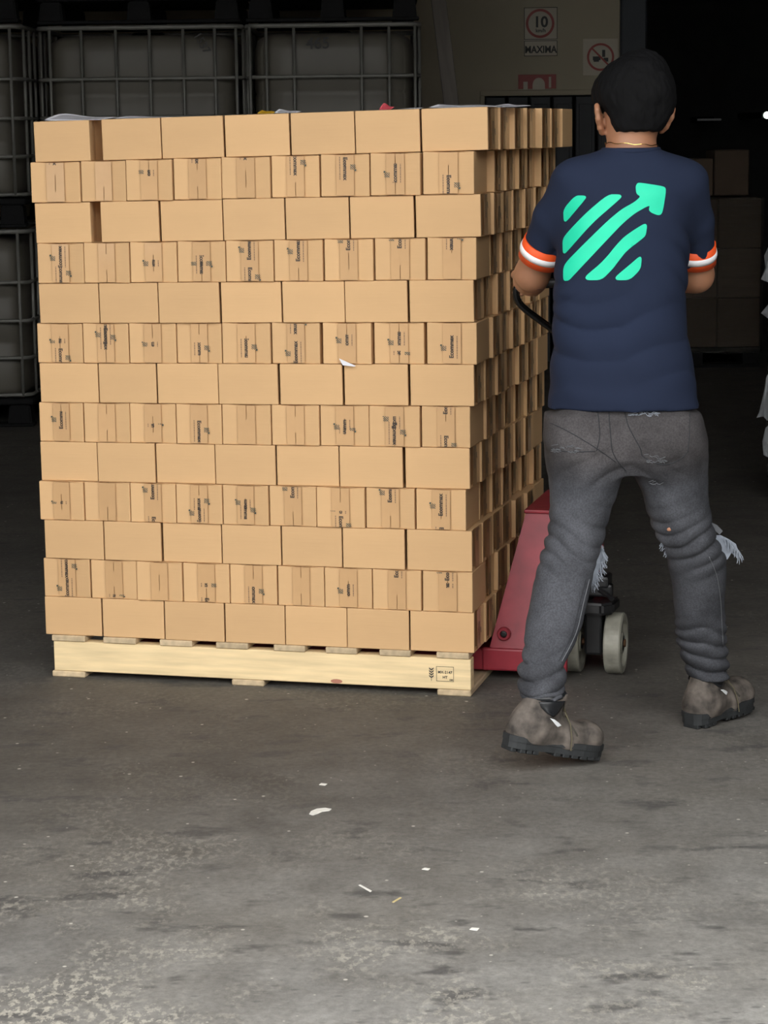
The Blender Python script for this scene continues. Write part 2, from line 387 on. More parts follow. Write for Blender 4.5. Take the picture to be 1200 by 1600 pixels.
# wheat-ear emblem left of the stamp
cx = su0-0.014
for k in range(4):
    zc = sz0+0.008+k*0.007
    for s in (-1, 1):
        q = [bm.verts.new((cx+dx*s, -0.0012, zc+dz)) for dx, dz in ((0, 0), (0.006, 0.004), (0.0065, 0.009), (0.001, 0.004))]; bm.faces.new(q)
rect(bm, cx-0.0006, cx+0.0006, sz0, sz0+0.036, -0.0012)
obj('heat_treatment_stamp', bm, M_ink_faint if False else M_signk, pal)
M_knot = mat('pine_knot', (0.42, 0.17, 0.11), 0.7)
bm = bmesh.new()
ku, kz = uvz(526, 1066)
for (uu, zz, a, b) in ((ku, 0.026, 0.017, 0.006),):
    V = [bm.verts.new((uu+a*math.cos(t*PI/6), -0.0009, zz+b*math.sin(t*PI/6))) for t in range(12)]; bm.faces.new(V)
obj('knot', bm, M_knot, pal)

BL, BW, BH = 0.170, 0.130, 0.1105
def carton_mesh():
    bm = bmesh.new()
    box(bm, -BL/2, BL/2, -BW/2, BW/2, 0, BH, bev=0.0022, seg=2)
    # flap seam: a shallow groove down the middle of both short ends
    for a in (-0.0011, 0.0011):
        bmesh.ops.bisect_plane(bm, geom=bm.verts[:]+bm.edges[:]+bm.faces[:], plane_co=(0, a, 0), plane_no=(0, 1, 0))
    for f in list(bm.faces):
        c = f.calc_center_median()
        if abs(c.y) < 0.0011 and abs(f.normal.x) > 0.9:
            for v in f.verts: v.co.x -= 0.005 * (1 if f.normal.x > 0 else -1)
    return mesh_of('carton', bm, M_card)
ME_CARTON = carton_mesh()
def tape_mesh(gaps):
    bm = bmesh.new(); x0, x1 = BL/2+0.00005, BL/2+0.00018; hw = 0.0235
    zs = sorted({0.002, BH-0.002, *[g_ for r_ in gaps for g_ in r_]})
    for a, b in zip(zs[:-1], zs[1:]):
        mid = (a+b)/2
        if any(g0 <= mid <= g1 for g0, g1 in gaps):
            box(bm, x0, x1, -hw, -0.0009, a, b); box(bm, x0, x1, 0.0009, hw, a, b)
        else: box(bm, x0, x1, -hw, hw, a, b)
    return mesh_of('tape', bm, M_tape)
TAPES = [tape_mesh(g_) for g_ in ([(0.002, 0.04)], [(0.07, BH-0.002)], [(0.002, 0.035), (0.08, BH-0.002)], [(0.03, 0.075)])]
TXT = text_mesh('Ecommax', 0.0152, 0.045)
_mcache = {}
def mark_meshes(key):
    """key: tuple of (direction, centre fraction, low clip, high clip)"""
    if key in _mcache: return _mcache[key]
    out = []
    for part in (0, 1, 2):
        for (dr, c, lo, hi) in key:
            b2 = bmesh.new()
            def put(x, y):
                return (BL/2+0.0007, y, BH*c - x) if dr == 'D' else (BL/2+0.0007, -y, BH*c + x)
            if part == 0: flat_on(b2, [(x, y-0.004) for x, y in TXT[0]], TXT[1], put)
            elif part == 1:
                for poly in LOGO:
                    P = [((x-625)/390*0.0175-0.002, (530-y)/370*0.0165+0.0215) for x, y in poly]
                    V = [b2.verts.new(put(*q)) for q in P]; b2.faces.new(V)
            else:
                rr = random.Random(3); x = -0.031
                while x < 0.029:
                    w_ = rr.uniform(0.003, 0.008)
                    V = [b2.verts.new(put(*q)) for q in ((x, -0.0150), (x+w_, -0.0150), (x+w_, -0.0125), (x, -0.0125))]; b2.faces.new(V); x += w_+0.0012
            geo = lambda: b2.verts[:]+b2.edges[:]+b2.faces[:]
            bmesh.ops.bisect_plane(b2, geom=geo(), plane_co=(0, 0, BH*max(lo, 0.02)), plane_no=(0, 0, -1), clear_outer=True)
            bmesh.ops.bisect_plane(b2, geom=geo(), plane_co=(0, 0, BH*min(hi, 0.98)), plane_no=(0, 0, 1), clear_outer=True)
            if len(b2.faces) == 0: b2.free(); continue
            nm, mm = (('printed_name', M_ink), ('printed_emblem', M_ink_green), ('printed_tagline', M_ink_faint))[part]
            out.append((nm, mesh_of(nm, b2, mm)))
    _mcache[key] = out; return out
def K(*ms): return tuple((m_[0], m_[1], m_[2] if len(m_) > 2 else 0, m_[3] if len(m_) > 3 else 1) for m_ in ms)

ROWX = [
 [(54,141),(160,252),(253,350),(352,453),(455,555),(556,657),(659,763)],
 [(48,125),(126,196),(197,269),(271,345),(346,422),(424,499),(501,577),(579,657),(661,741)],
 [(55,142),(158,249),(251,348),(349,445),(446,545),(547,647),(650,752)],
 [(59,131),(132,203),(204,277),(278,353),(354,428),(429,505),(507,583),(586,665),(668,745)],
 [(61,154),(155,247),(248,343),(345,439),(441,538),(539,637),(640,741)],
 [(58,129),(130,201),(202,275),(276,346),(347,422),(425,500),(505,581),(584,662),(667,745)],
 [(62,153),(154,244),(246,341),(342,435),(438,536),(538,638),(641,741)],
 [(61,130),(131,202),(203,275),(276,347),(348,424),(425,499),(500,576),(577,656),(659,735)],
 [(63,152),(153,243),(244,336),(337,431),(432,529),(531,630),(633,734)],
 [(62,131),(132,203),(204,275),(276,348),(349,420),(421,494),(495,570),(572,648),(650,728)],
 [(70,162),(163,252),(254,345),(347,439),(440,534),(536,633),(636,738)],
 [(68,140),(142,213),(214,285),(286,358),(359,432),(434,506),(507,581),(583,659),(661,739)],
 [(70,158),(160,256),(258,351),(352,445),(446,542),(543,640),(641,741)],
]
LY = [186,247,313,378,441,505,568,630,691,751,811,874,933,992]
RY = [167,240,307,374,443,510,577,643,707,773,835,902,963,1021]
Z0 = 0.1222
MARKS = {
 2: [K(('D',1.2)), K(), K(('U',.75,.6,.75)), K(('D',1.15),('D',.3,.62,.72)), K(('D',1.2)), K(('D',.80)), K(('D',.66)), K(('U',.52,.30,.75),('U',1.25)), K(('D',.18))],
 4: [K(('U',.66,.40,1),('D',.22,0,.42)), K(), K(('U',.5,.40,.56)), K(('D',.42,.2,.66),('U',.5,.4,.5)), K(('U',.80,.5,1),('D',.08,0,.35)), K(('U',.75)), K(('U',1.0)), K(('U',1.03)), K(('D',.98),('D',.5,.9,1))],
 6: [K(('D',.1),('U',.55,.5,.62)), K(('D',.62),('U',.75,.45,1)), K(('U',.5,.42,.54)), K(('D',.35,.2,.52)), K(('D',.38,.15,.62)), K(('U',.28),('D',1.0)), K(('U',.6,.45,.72)), K(('U',.55,.45,.78),('D',.2,.22,.32)), K(('U',.42))],
 8: [K(('U',.6,.3,.78)), K(), K(('D',.5,.4,.5)), K(('D',.32)), K(), K(), K(('U',.5,.4,.65),('D',.4,.3,.45)), K(('U',.72,.45,.75),('D',.33)), K(('U',1.08),('D',.02))],
 10: [K(('U',.45,.42,.5)), K(), K(('U',.86),('D',-.12)), K(('D',.55,.35,.65),('U',.3,.05,.4)), K(('U',.6,.4,.65),('D',.35,.15,.5)), K(('U',.98,.7,1)), K(('D',.02),('U',.5,.35,.42)), K(('U',.92)), K(('U',.62),('D',-.2))],
 12: [K(('D',.78,.5,1),('U',.25,0,.5)), K(('D',.1,.05,.12)), K(), K(('D',-.15),('D',.4,.4,.5)), K(('D',.3,0,.45)), K(), K(('U',.45,.3,.6)), K(('U',1.08)), K(('U',1.05),('U',.5,.6,.72))],
}
SIDEK = [K(('U',.6),('D',-.1)), K(('D',.4)), K(('U',.9),('D',.2,0,.45)), K(('D',.95)), K(('U',.3)), K(('D',.7,.3,1))]
ORD = ['first','second','third','fourth','fifth','sixth','seventh','eighth','ninth']
def rowname(r):
    return 'top row' if r == 1 else 'bottom row' if r == 13 else ORD[r-1]+' row from top' if r <= 7 else ('second row from bottom','third row from bottom','fourth row from bottom','fifth row from bottom','sixth row from bottom')[12-r]
NB = [0]
def carton(u, v, z, kind, w, d, h, label, group, key=None, yaw=0.0, zrot=0.0, tp=None):
    """kind 'L': long side faces the front; 'S': short end faces the front; 'E': as L with the taped end out to the right"""
    rot = ANG + yaw + (-PI/2 if kind == 'S' else 0.0)
    o = link('cardboard_box', ME_CARTON); o.location = S(u, v, z); o.rotation_euler = (0, zrot, rot)
    if kind == 'S': o.scale = (d/BL, w/BW, h/BH)
    else: o.scale = (w/BL, d/BW, h/BH)
    tag(o, label, 'box', group)
    if key is not None:
        link('tape', TAPES[(tp if tp is not None else NB[0]) % len(TAPES)], o)
        for nm, me in mark_meshes(key): link(nm, me, o)
    NB[0] += 1
    return o
SPECIAL = {(1,1): 'leftmost, gap beside it', (2,1): 'jutting out leftmost', (6,7): 'white scrap at its foot', (13,2): 'gap at its right'}
layers = []
hidden = bmesh.new()
def hid(u, v, z, w, d, h):
    Mx = Matrix.Translation(S(u, v, z)) @ Matrix.Rotation(ANG, 4, 'Z'); box(hidden, -w/2, w/2, -d/2, d/2, 0, h, M=Mx)
for r in range(13):
    odd = (r % 2 == 0)                    # rows 1, 3, ... show long plain sides
    xs = ROWX[r]; nfr = len(xs)
    rowv = random.uniform(-0.004, 0.004) + (0.0 if odd else -0.002) + {1: -0.006, 11: -0.004}.get(r, 0)
    ul = []
    for i, (a, b) in enumerate(xs):
        t = (a-60) / 690; ym = (LY[r]+LY[r+1])/2*(1-t) + (RY[r]+RY[r+1])/2*t
        ul.append((uvz(a, ym, rowv)[0], uvz(b, ym, rowv)[0]))
    # heights: the base of each row from the row edges in the photograph, evened out so boxes rest on each other
    k = 12 - r
    zbL = Z0 + (uvz(75, LY[0])[1]-0.006-Z0) * k / 13; zbR = Z0 + (uvz(700, RY[0])[1]-0.002-Z0) * k / 13
    hL = (uvz(75, LY[0])[1]-0.006-Z0)/13; hR = (uvz(700, RY[0])[1]-0.002-Z0)/13
    def zb(u): t_ = min(max(u/1.15, 0), 1.03); return zbL*(1-t_)+zbR*t_
    def hh(u): t_ = min(max(u/1.15, 0), 1.03); return (hL*(1-t_)+hR*t_)
    tilt = -math.atan2(zbR-zbL, 1.15)
    d0 = BW if odd else BL
    rn = rowname(r+1)
    for i, (u0, u1) in enumerate(ul):
        uc = (u0+u1)/2; w = u1-u0; dj = random.uniform(-0.003, 0.004)
        sp = SPECIAL.get((r+1, i+1))
        nth = ORD[i]+' from left' if i < nfr-1 else 'at the right corner'
        if odd:
            lab = f'plain-sided cardboard box, {rn} of front face, ' + (sp or nth)
            carton(uc, rowv+dj+d0/2, zb(uc), 'L', w-0.0008, BW, hh(uc)-0.0009, lab, 'plain-sided boxes on the front of the stack',
                   key=(SIDEK[(r*5+1) % 6] if i == nfr-1 else None), yaw=random.uniform(-0.01, 0.01), zrot=tilt)
        else:
            lab = f'taped-end cardboard box, {rn} of front face, ' + (sp or nth)
            carton(uc, rowv+dj+d0/2, zb(uc), 'S', w-0.0008, BL, hh(uc)-0.0009, lab, 'taped box ends on the front of the stack',
                   key=MARKS[r+1][i], yaw=random.uniform(-0.012, 0.012), tp=(r*3+i*5) % 4)
    # rows behind the front one
    kinds = (['L']*6+['S']) if odd else (['S']+['L']*6)
    v = rowv + d0 + 0.006
    U0 = ul[0][0]; U1 = ul[-1][1] - 0.004
    if r == 1: U1 += 0.010
    flare = 0.066 if r == 0 else 0.045 if r == 1 else 0.028
    for j in range(1, 7):
        dd = BL if kinds[j] == 'S' else BW
        uR = U1 + flare*(j/6.0) + random.uniform(-0.006, 0.008)
        uL = U0 - 0.004 + random.uniform(-0.005, 0.005)
        vc = v + dd/2
        zj = random.uniform(-0.0, 0.0)
        nth = ORD[j]+' back' if j < 6 else 'farthest back'
        wB = 0.1655 if kinds[j] == 'L' else 0.128
        # right side
        uc = uR - wB/2
        carton(uc, vc, zb(uc), 'L' if kinds[j] == 'L' else 'S', wB, dd-0.001, hh(uc)-0.0009,
               f'cardboard box on the right side of the stack, {rn}, {nth}', 'boxes on the right side of the stack',
               key=(SIDEK[(r*7+j*5) % 6] if kinds[j] == 'L' else None), yaw=random.uniform(-0.008, 0.008))
        # left side
        ucl = uL + wB/2
        if r == 0 or True:
            carton(ucl, vc, zb(ucl), 'L' if kinds[j] == 'L' else 'S', wB, dd-0.001, hh(ucl)-0.0009,
                   f'cardboard box on the left side of the stack, {rn}, {nth}', 'boxes on the left side of the stack')
        # between them
        nmid = 5 if kinds[j] == 'L' else 7
        span0 = uL + wB + 0.001; span1 = uR - wB - 0.001; wm = (span1-span0)/nmid
        for q in range(nmid):
            uc = span0 + wm*(q+0.5)
            if r == 0:
                carton(uc, vc, zb(uc), kinds[j], min(wm-0.001, 0.172), dd-0.001, hh(uc)-0.0009,
                       f'cardboard box on top of the stack, {nth}, {ORD[q+1]} from left', 'boxes filling the top layer')
            else: hid(uc, vc, zb(uc)+0.0008, min(wm-0.006, 0.166), dd-0.010, hh(uc)-0.006)
        v += dd + 0.0015
    DEPTH = v
o = obj('hidden_box', hidden, M_card)
tag(o, 'cardboard boxes hidden in the middle of the stack', 'boxes', kind='stuff')

# paper slips lying on the top of the stack
def slip(name, px0, px1, py, depth, m_, label, v=0.012, lift=0.012, cat='paper', rot=0.0):
    u0, z0 = uvz(px0, py, v); u1, z1 = uvz(px1, py, v)
    zt = Z0 + (uvz(75, LY[0])[1]-0.006-Z0)*(1-min(u0/1.15, 1)) + (uvz(700, RY[0])[1]-0.002-Z0)*min(u0/1.15, 1) - Z0
    zt = zt + Z0 + 0.0005
    bm = bmesh.new(); nx, ny = 8, 5; G = []
    rr = random.Random(int(px0))
    ph = rr.uniform(0, 6)
    for i in range(nx+1):
        row = []
        for j in range(ny+1):
            s, t = i/nx, j/ny
            z = lift * (0.25+0.75*s if ph > 3 else 1-0.6*s) * t**0.8 * (0.85+0.15*math.sin(7*s+ph))
            row.append(bm.verts.new(((u1-u0)*(s-0.5), depth*t, max(z, 0.0006))))
        G.append(row)
    for i in range(nx):
        for j in range(ny): bm.faces.new((G[i][j], G[i+1][j], G[i+1][j+1], G[i][j+1]))
    bmesh.ops.solidify(bm, geom=bm.faces[:], thickness=0.0004)
    o = obj(name, bm, m_, smooth=True); o.location = S((u0+u1)/2, v, zt); o.rotation_euler = (0, 0, ANG+rot)
    return tag(o, label, cat)
slip('paper_slip', 66, 158, 180, 0.12, M_paper, 'curled white paper slip on the top left carton', lift=0.022)
slip('paper_slip', 176, 252, 176, 0.10, M_paper, 'thin white paper slip on the second carton of the top', lift=0.008)
slip('paper_slip', 428, 463, 170, 0.05, M_paper, 'small white paper slip beside the yellow tag', lift=0.012)
slip('yellow_tag', 401, 425, 172, 0.05, M_yellow, 'small yellow tag lying on top of the stack', lift=0.012)
slip('pink_tag', 592, 610, 165, 0.05, M_pink, 'small pink tag lying on top of the stack', lift=0.020, v=0.05)
slip('paper_slip', 612, 655, 168, 0.06, M_paper, 'narrow white paper slip right of the pink tag', lift=0.006)
slip('paper_slip', 668, 766, 166, 0.14, M_paper, 'white paper sheet over the top right corner carton', lift=0.013)
slip('paper_slip', 757, 800, 164, 0.16, M_paper, 'folded white paper sticking up behind the right corner carton', lift=0.012, v=0.18, rot=-0.2)
def scrap(px, py, pts, label, m_=M_paper, v=-0.012):
    bm = bmesh.new(); u, z = uvz(px, py, v); V = [(a*0.0017, -b*0.0017) for a, b in pts]
    prism(bm, V, 'y', -0.0006, 0.0006)
    o = obj('label_scrap', bm, m_); o.location = S(u, v, z); o.rotation_euler = (0.25, 0, ANG); return tag(o, label, 'paper')
scrap(543, 567, [(-13,-7),(-4,-3),(13,5),(10,6),(-8,4)], 'torn white label scrap poking out below the sixth row from top')

# ------------------------------------------------------------------ the pallet jack
JG = ground(962, 1052) - Vector((0, 0, 0))
jk = empty('pallet_jack', S(1.2, 0.45, 0), ANG); tag(jk, 'red hand pallet jack with black pump and worn white wheels beside the pallet', 'pallet jack')
def JL(P):                                # world point to jack frame (u from pallet origin - 1.2, v - .45)
    q = P - S(1.2, 0.45, 0); return Vector((q.dot(ud), q.dot(vd), q.z))
V0 = 0.20 - 0.45
for s in (0, 1):                          # forks: channel sections with tapered tips
    a = V0 + s*0.40; b = a + 0.155
    bm = bmesh.new()
    prism(bm, [(-1.13, 0.045), (-1.05, 0.028), (0.10, 0.028), (0.10, 0.0875), (-1.05, 0.0875), (-1.13, 0.07)], 'y', a, b, bev=0.004)
    obj('fork', bm, M_red, jk)
def jpt(px, py, v): 
    u, z = uvz(px, py, v+0.45); return (u-1.2, z)
# leaning side arms
for s in (0, 1):
    va = V0 - 0.002 if s == 0 else V0 + 0.40 + 0.157
    vt = va + (0.09 if s == 0 else -0.09)
    th = 0.03 if s == 0 else -0.03
    bl = jpt(764, 1006, V0); tl = jpt(822, 799, V0+0.09)
    pts = [(bl[0], 0.088), (bl[0]+0.205, 0.088), (bl[0]+0.24, 0.13), (tl[0]+0.16, tl[1]), (tl[0], tl[1])]
    bm = bmesh.new()
    def vv(z): 
        t_ = (z-0.088)/(tl[1]-0.088); return va + (vt-va)*max(0, min(1, t_))
    A = [bm.verts.new((x, vv(z), z)) for x, z in pts]; B = [bm.verts.new((x, vv(z)+th, z)) for x, z in pts]
    fs = [bm.faces.new(A), bm.faces.new(B[::-1])]
    for i in range(5): fs.append(bm.faces.new((A[i], B[i], B[(i+1) % 5], A[(i+1) % 5])))
    bmesh.ops.recalc_face_normals(bm, faces=fs); bmesh.ops.bevel(bm, geom=bm.edges[:], offset=0.005, segments=2, affect='EDGES')
    arm = obj('side_arm', bm, M_red, jk)
    bm = bmesh.new(); Mx = Matrix.Translation((bl[0]+0.042, va+0.012*(1 if s == 0 else -1), 0.133)) @ Matrix.Rotation(PI/2*(1 if s == 0 else -1), 4, 'X')
    lathe(bm, [(0.019, 0.0), (0.019, 0.012), (0.016, 0.015), (0.0105, 0.015), (0.0095, 0.004)], 20, Mx); obj('pivot_boss', bm, M_red, arm)
    bm = bmesh.new(); lathe(bm, [(0.009, 0.002), (0.009, 0.0115), (0.005, 0.0125)], 6, Mx @ Matrix.Translation((0.0, 0, 0))); obj('bolt', bm, M_black, arm)
    # flange where the fork turns up
    bm = bmesh.new(); box(bm, bl[0]-0.02, bl[0]+0.22, va-0.003 if s == 0 else va-0.02, va+0.02 if s == 0 else va+0.003, 0.028, 0.092, bev=0.006, seg=2); obj('heel_flange', bm, M_red, jk)
# top plate between the arms
tl = jpt(822, 799, V0+0.09)
bm = bmesh.new(); box(bm, tl[0]-0.004, tl[0]+0.17, V0+0.08, -V0-0.14+0.09, tl[1]-0.004, tl[1]+0.006, bev=0.003, seg=2); obj('head_plate', bm, M_red, jk)
bm = bmesh.new()
pts = [(tl[0]+0.01, tl[1]), (tl[0]+0.03, tl[1]), (0.02, 0.1), (0.0, 0.1)]
prism(bm, [(p[0], p[1]) for p in pts], 'y', V0+0.14, V0+0.41, bev=0.003); obj('bulkhead', bm, M_red, jk)
# steer wheels, turned across; axle along the fork direction
wr = JL(ground(962, 1051)); WR = 0.0865
wl = wr + Vector((-0.118, 0.0, 0))
for c in (wl, wr):
    bm = bmesh.new(); Mx = Matrix.Translation((c.x, c.y, WR)) @ Matrix.Rotation(PI/2, 4, 'Y')
    hw = 0.024
    lathe(bm, [(0.028, -hw*0.6), (0.062, -hw*0.55), (0.066, -hw), (WR-0.004, -hw), (WR, -hw+0.004), (WR, hw-0.004), (WR-0.004, hw), (0.066, hw), (0.062, hw*0.55), (0.028, hw*0.6), (0.028, hw*0.9), (0.012, hw*0.9)], 40, Mx)
    wh = obj('steer_wheel', bm, M_wheel, jk, smooth=False)
    bm = bmesh.new(); lathe(bm, [(0.0215, -hw), (0.0215, hw*0.94), (0.014, hw*0.97)], 20, Mx); obj('bearing', bm, M_wheel if False else M_black, wh)
mc = (wl+wr)/2
bm = bmesh.new(); tube(bm, [(wl.x-0.03, wl.y, WR), (wr.x+0.028, wr.y, WR)], 0.011, 12); obj('axle', bm, M_axle, jk)
bm = bmesh.new(); box(bm, mc.x-0.026, mc.x+0.026, mc.y-0.035, mc.y+0.035, 0.055, 0.19, bev=0.008, seg=2); obj('steer_block', bm, M_black, jk)
bm = bmesh.new(); prism(bm, [(mc.x-0.10, mc.y-0.06), (mc.x+0.03, mc.y-0.075), (mc.x+0.06, mc.y-0.05), (mc.x+0.065, mc.y+0.04), (mc.x+0.02, mc.y+0.07), (mc.x-0.10, mc.y+0.06)], 'z', 0.178, 0.212, bev=0.007); obj('turntable', bm, M_black, jk)
pc = Vector((mc.x-0.055, mc.y, 0))
bm = bmesh.new(); lathe(bm, [(0.05, 0.20), (0.05, 0.26), (0.036, 0.27), (0.036, 0.47), (0.03, 0.48), (0.018, 0.482), (0.018, 0.50)], 24, Matrix.Translation(pc)); obj('pump_cylinder', bm, M_black, jk, smooth=False)
bm = bmesh.new(); box(bm, mc.x-0.03, mc.x+0.055, mc.y-0.045, mc.y-0.012, 0.225, 0.262, bev=0.007, seg=2); box(bm, mc.x-0.02, mc.x+0.045, mc.y-0.05, mc.y+0.03, 0.25, 0.285, bev=0.008, seg=2)
tube(bm, [(mc.x+0.0, mc.y-0.03, 0.285), (mc.x-0.01, mc.y-0.035, 0.31), (mc.x-0.03, mc.y-0.03, 0.33)], 0.012, 10)
obj('handle_bracket', bm, M_black, jk)
bm = bmesh.new(); tube(bm, [(mc.x+0.02, mc.y-0.045, 0.245), (mc.x+0.05, mc.y-0.075, 0.236), (mc.x+0.062, mc.y-0.095, 0.232)], 0.007, 8); obj('pedal', bm, M_black, jk)
# the handle: shaft and D-shaped grip loop
GY = 5.93
c1 = JL(at(806, 455, GY)); c2 = JL(at(815, 478, GY+0.01)); c3 = JL(at(866, 517, GY+0.03)); hb = Vector((mc.x-0.02, mc.y-0.03, 0.30)); jn = JL(at(912, 556, GY+0.06))
c0 = JL(at(812, 446, GY-0.005)); d0_ = JL(at(968, 440, GY)); d1 = JL(at(982, 450, GY)); d2 = JL(at(975, 475, GY+0.01)); d3 = JL(at(940, 525, GY+0.04))
bm = bmesh.new(); tube(bm, smooth_pts([c0, c1, c2, c3, jn], 5), 0.0095, 12); tube(bm, smooth_pts([d0_, d1, d2, d3, jn], 5), 0.0095, 12); obj('grip_loop', bm, M_tubeblk, jk, smooth=True)
bm = bmesh.new(); tube(bm, [c0, (c0+d0_)/2+Vector((0, 0, 0.004)), d0_], 0.0125, 12); obj('grip_bar', bm, M_black, jk, smooth=True)
bm = bmesh.new(); tube(bm, [jn+Vector((0, 0, 0.01)), jn*0.5+hb*0.5, hb], 0.016, 12); obj('handle_shaft', bm, M_black, jk, smooth=True)

# ------------------------------------------------------------------ implicit-surface sculpting
rng_ = np.random.default_rng(5)
_NG = rng_.random((32, 32, 32)).astype(np.float32)
def vnoise(X, Y, Z, sx, sy, sz, seed=0):
    x = X*sx+seed*7.3; y = Y*sy+seed*3.1; z = Z*sz+seed*5.7
    xi = np.floor(x).astype(int); yi = np.floor(y).astype(int); zi = np.floor(z).astype(int)
    fx = x-xi; fy = y-yi; fz = z-zi
    fx = fx*fx*(3-2*fx); fy = fy*fy*(3-2*fy); fz = fz*fz*(3-2*fz)
    g = lambda a, b, c: _NG[(xi+a) % 32, (yi+b) % 32, (zi+c) % 32]
    c00 = g(0,0,0)*(1-fx)+g(1,0,0)*fx; c10 = g(0,1,0)*(1-fx)+g(1,1,0)*fx
    c01 = g(0,0,1)*(1-fx)+g(1,0,1)*fx; c11 = g(0,1,1)*(1-fx)+g(1,1,1)*fx
    return ((c00*(1-fy)+c10*fy)*(1-fz)+(c01*(1-fy)+c11*fy)*fz)*2-1
class Field:
    def __init__(s, lo, hi, h):
        s.lo = np.array(lo, float); s.h = h
        s.n = np.ceil((np.array(hi)-s.lo)/h).astype(int)+1
        s.D = np.full(tuple(s.n), 1.0, np.float32)
    def sub(s, lo, hi):
        a = np.clip(np.floor((np.array(lo)-s.lo)/s.h).astype(int), 0, s.n-1); b = np.clip(np.ceil((np.array(hi)-s.lo)/s.h).astype(int)+1, 1, s.n)
        sl = tuple(slice(i, max(j, i+1)) for i, j in zip(a, b))
        ax = [s.lo[k]+s.h*np.arange(sl[k].start, sl[k].stop) for k in range(3)]
        X, Y, Z = np.meshgrid(*ax, indexing='ij', sparse=True); return sl, X, Y, Z
    def blend(s, sl, d, k, op='u'):
        a = s.D[sl]; d = np.broadcast_to(d, a.shape).astype(np.float32)
        if op == 'u':
            hh_ = np.maximum(k-np.abs(a-d), 0)/max(k, 1e-6); s.D[sl] = np.minimum(a, d)-hh_*hh_*k*0.25
        elif op == 's': 
            hh_ = np.maximum(k-np.abs(a+d), 0)/max(k, 1e-6); s.D[sl] = np.maximum(a, -d)+hh_*hh_*k*0.25
    def cap(s, a, b, ra, rb, k=0.02, sq=(1, 1, 1), op='u'):
        a = np.array(a, float); b = np.array(b, float); R_ = max(ra, rb)/min(sq)+0.05
        sl, X, Y, Z = s.sub(np.minimum(a, b)-R_, np.maximum(a, b)+R_)
        ab = b-a; L2 = ab@ab+1e-12
        t = np.clip(((X-a[0])*ab[0]+(Y-a[1])*ab[1]+(Z-a[2])*ab[2])/L2, 0, 1)
        d = np.sqrt(((X-a[0]-t*ab[0])*sq[0])**2+((Y-a[1]-t*ab[1])*sq[1])**2+((Z-a[2]-t*ab[2])*sq[2])**2)-(ra+t*(rb-ra))
        s.blend(sl, d, k, op)
    def ell(s, c, r, k=0.02, rz=0.0, op='u', tilt=0.0):
        R_ = max(r)+0.05; c = np.array(c, float)
        sl, X, Y, Z = s.sub(c-R_, c+R_)
        x = X-c[0]; y = Y-c[1]; z = Z-c[2]
        if tilt: y, z = y*math.cos(tilt)+z*math.sin(tilt), -y*math.sin(tilt)+z*math.cos(tilt)
        xr_ = x*math.cos(rz)+y*math.sin(rz); yr = -x*math.sin(rz)+y*math.cos(rz)
        q = np.sqrt((xr_/r[0])**2+(yr/r[1])**2+(z/r[2])**2)
        s.blend(sl, (q-1)*min(r), k, op)
    def loft(s, rows, k=0.02, n=2.3, kw=1.0):        # rows: (z, cx, cy, ax, ay)
        rows = sorted(rows); A = np.array(rows, float)
        zz = np.linspace(A[0, 0], A[-1, 0], 240); T = [np.interp(zz, A[:, 0], A[:, i]) for i in range(1, 5)]
        ker = np.exp(-np.linspace(-2/kw, 2/kw, 21)**2); ker /= ker.sum()
        T = [np.convolve(np.pad(t, 10, 'edge'), ker, 'valid') for t in T]
        lo = (min(A[:, 1]-A[:, 3])-0.05, min(A[:, 2]-A[:, 4])-0.05, A[0, 0]-0.05); hi = (max(A[:, 1]+A[:, 3])+0.05, max(A[:, 2]+A[:, 4])+0.05, A[-1, 0]+0.05)
        sl, X, Y, Z = s.sub(lo, hi)
        cx, cy, ax, ay = [np.interp(Z, zz, t) for t in T]
        q = ((np.abs(X-cx)/ax)**n+(np.abs(Y-cy)/ay)**n)**(1/n)
        d = (q-1)*np.minimum(ax, ay)
        d = np.maximum(d, np.maximum(A[0, 0]-Z, Z-A[-1, 0]))
        s.blend(sl, d, k)
    def cut(s, co, no):                      # keep the side the normal points away from
        sl, X, Y, Z = s.sub(s.lo, s.lo+s.h*s.n)
        d = (X-co[0])*no[0]+(Y-co[1])*no[1]+(Z-co[2])*no[2]
        s.D = np.maximum(s.D, d.astype(np.float32))
    def disp(s, fn):
        idx = np.argwhere(np.abs(s.D) < 0.03)
        X, Y, Z = [s.lo[k]+s.h*idx[:, k] for k in range(3)]
        s.D[tuple(idx.T)] -= fn(X, Y, Z).astype(np.float32)
    def mesh(s, name, m_, parent=None, relax=1):
        D = np.pad(s.D, 1, constant_values=1.0); ins = D < 0
        nx, ny, nz = D.shape
        c = [ins[i:nx-1+i, j:ny-1+j, k:nz-1+k] for i in (0, 1) for j in (0, 1) for k in (0, 1)]
        cnt = sum(x.astype(np.int8) for x in c); mask = (cnt > 0) & (cnt < 8)
        cells = np.argwhere(mask); vid = np.full(mask.shape, -1, np.int64); vid[mask] = np.arange(len(cells))
        acc = np.zeros((len(cells), 3)); num = np.zeros(len(cells))
        C = [(i, j, k) for i in (0, 1) for j in (0, 1) for k in (0, 1)]
        for p in range(8):
            for q in range(p+1, 8):
                if sum(abs(a-b) for a, b in zip(C[p], C[q])) != 1: continue
                dp = D[tuple((cells+C[p]).T)]; dq = D[tuple((cells+C[q]).T)]
                cr = (dp < 0) != (dq < 0); t = np.where(cr, dp/(dp-dq+1e-12), 0)
                pt = np.array(C[p])+(np.array(C[q])-np.array(C[p]))*t[:, None]
                acc += pt*cr[:, None]; num += cr
        V = (cells+acc/num[:, None]-1)*s.h+s.lo
        faces = []
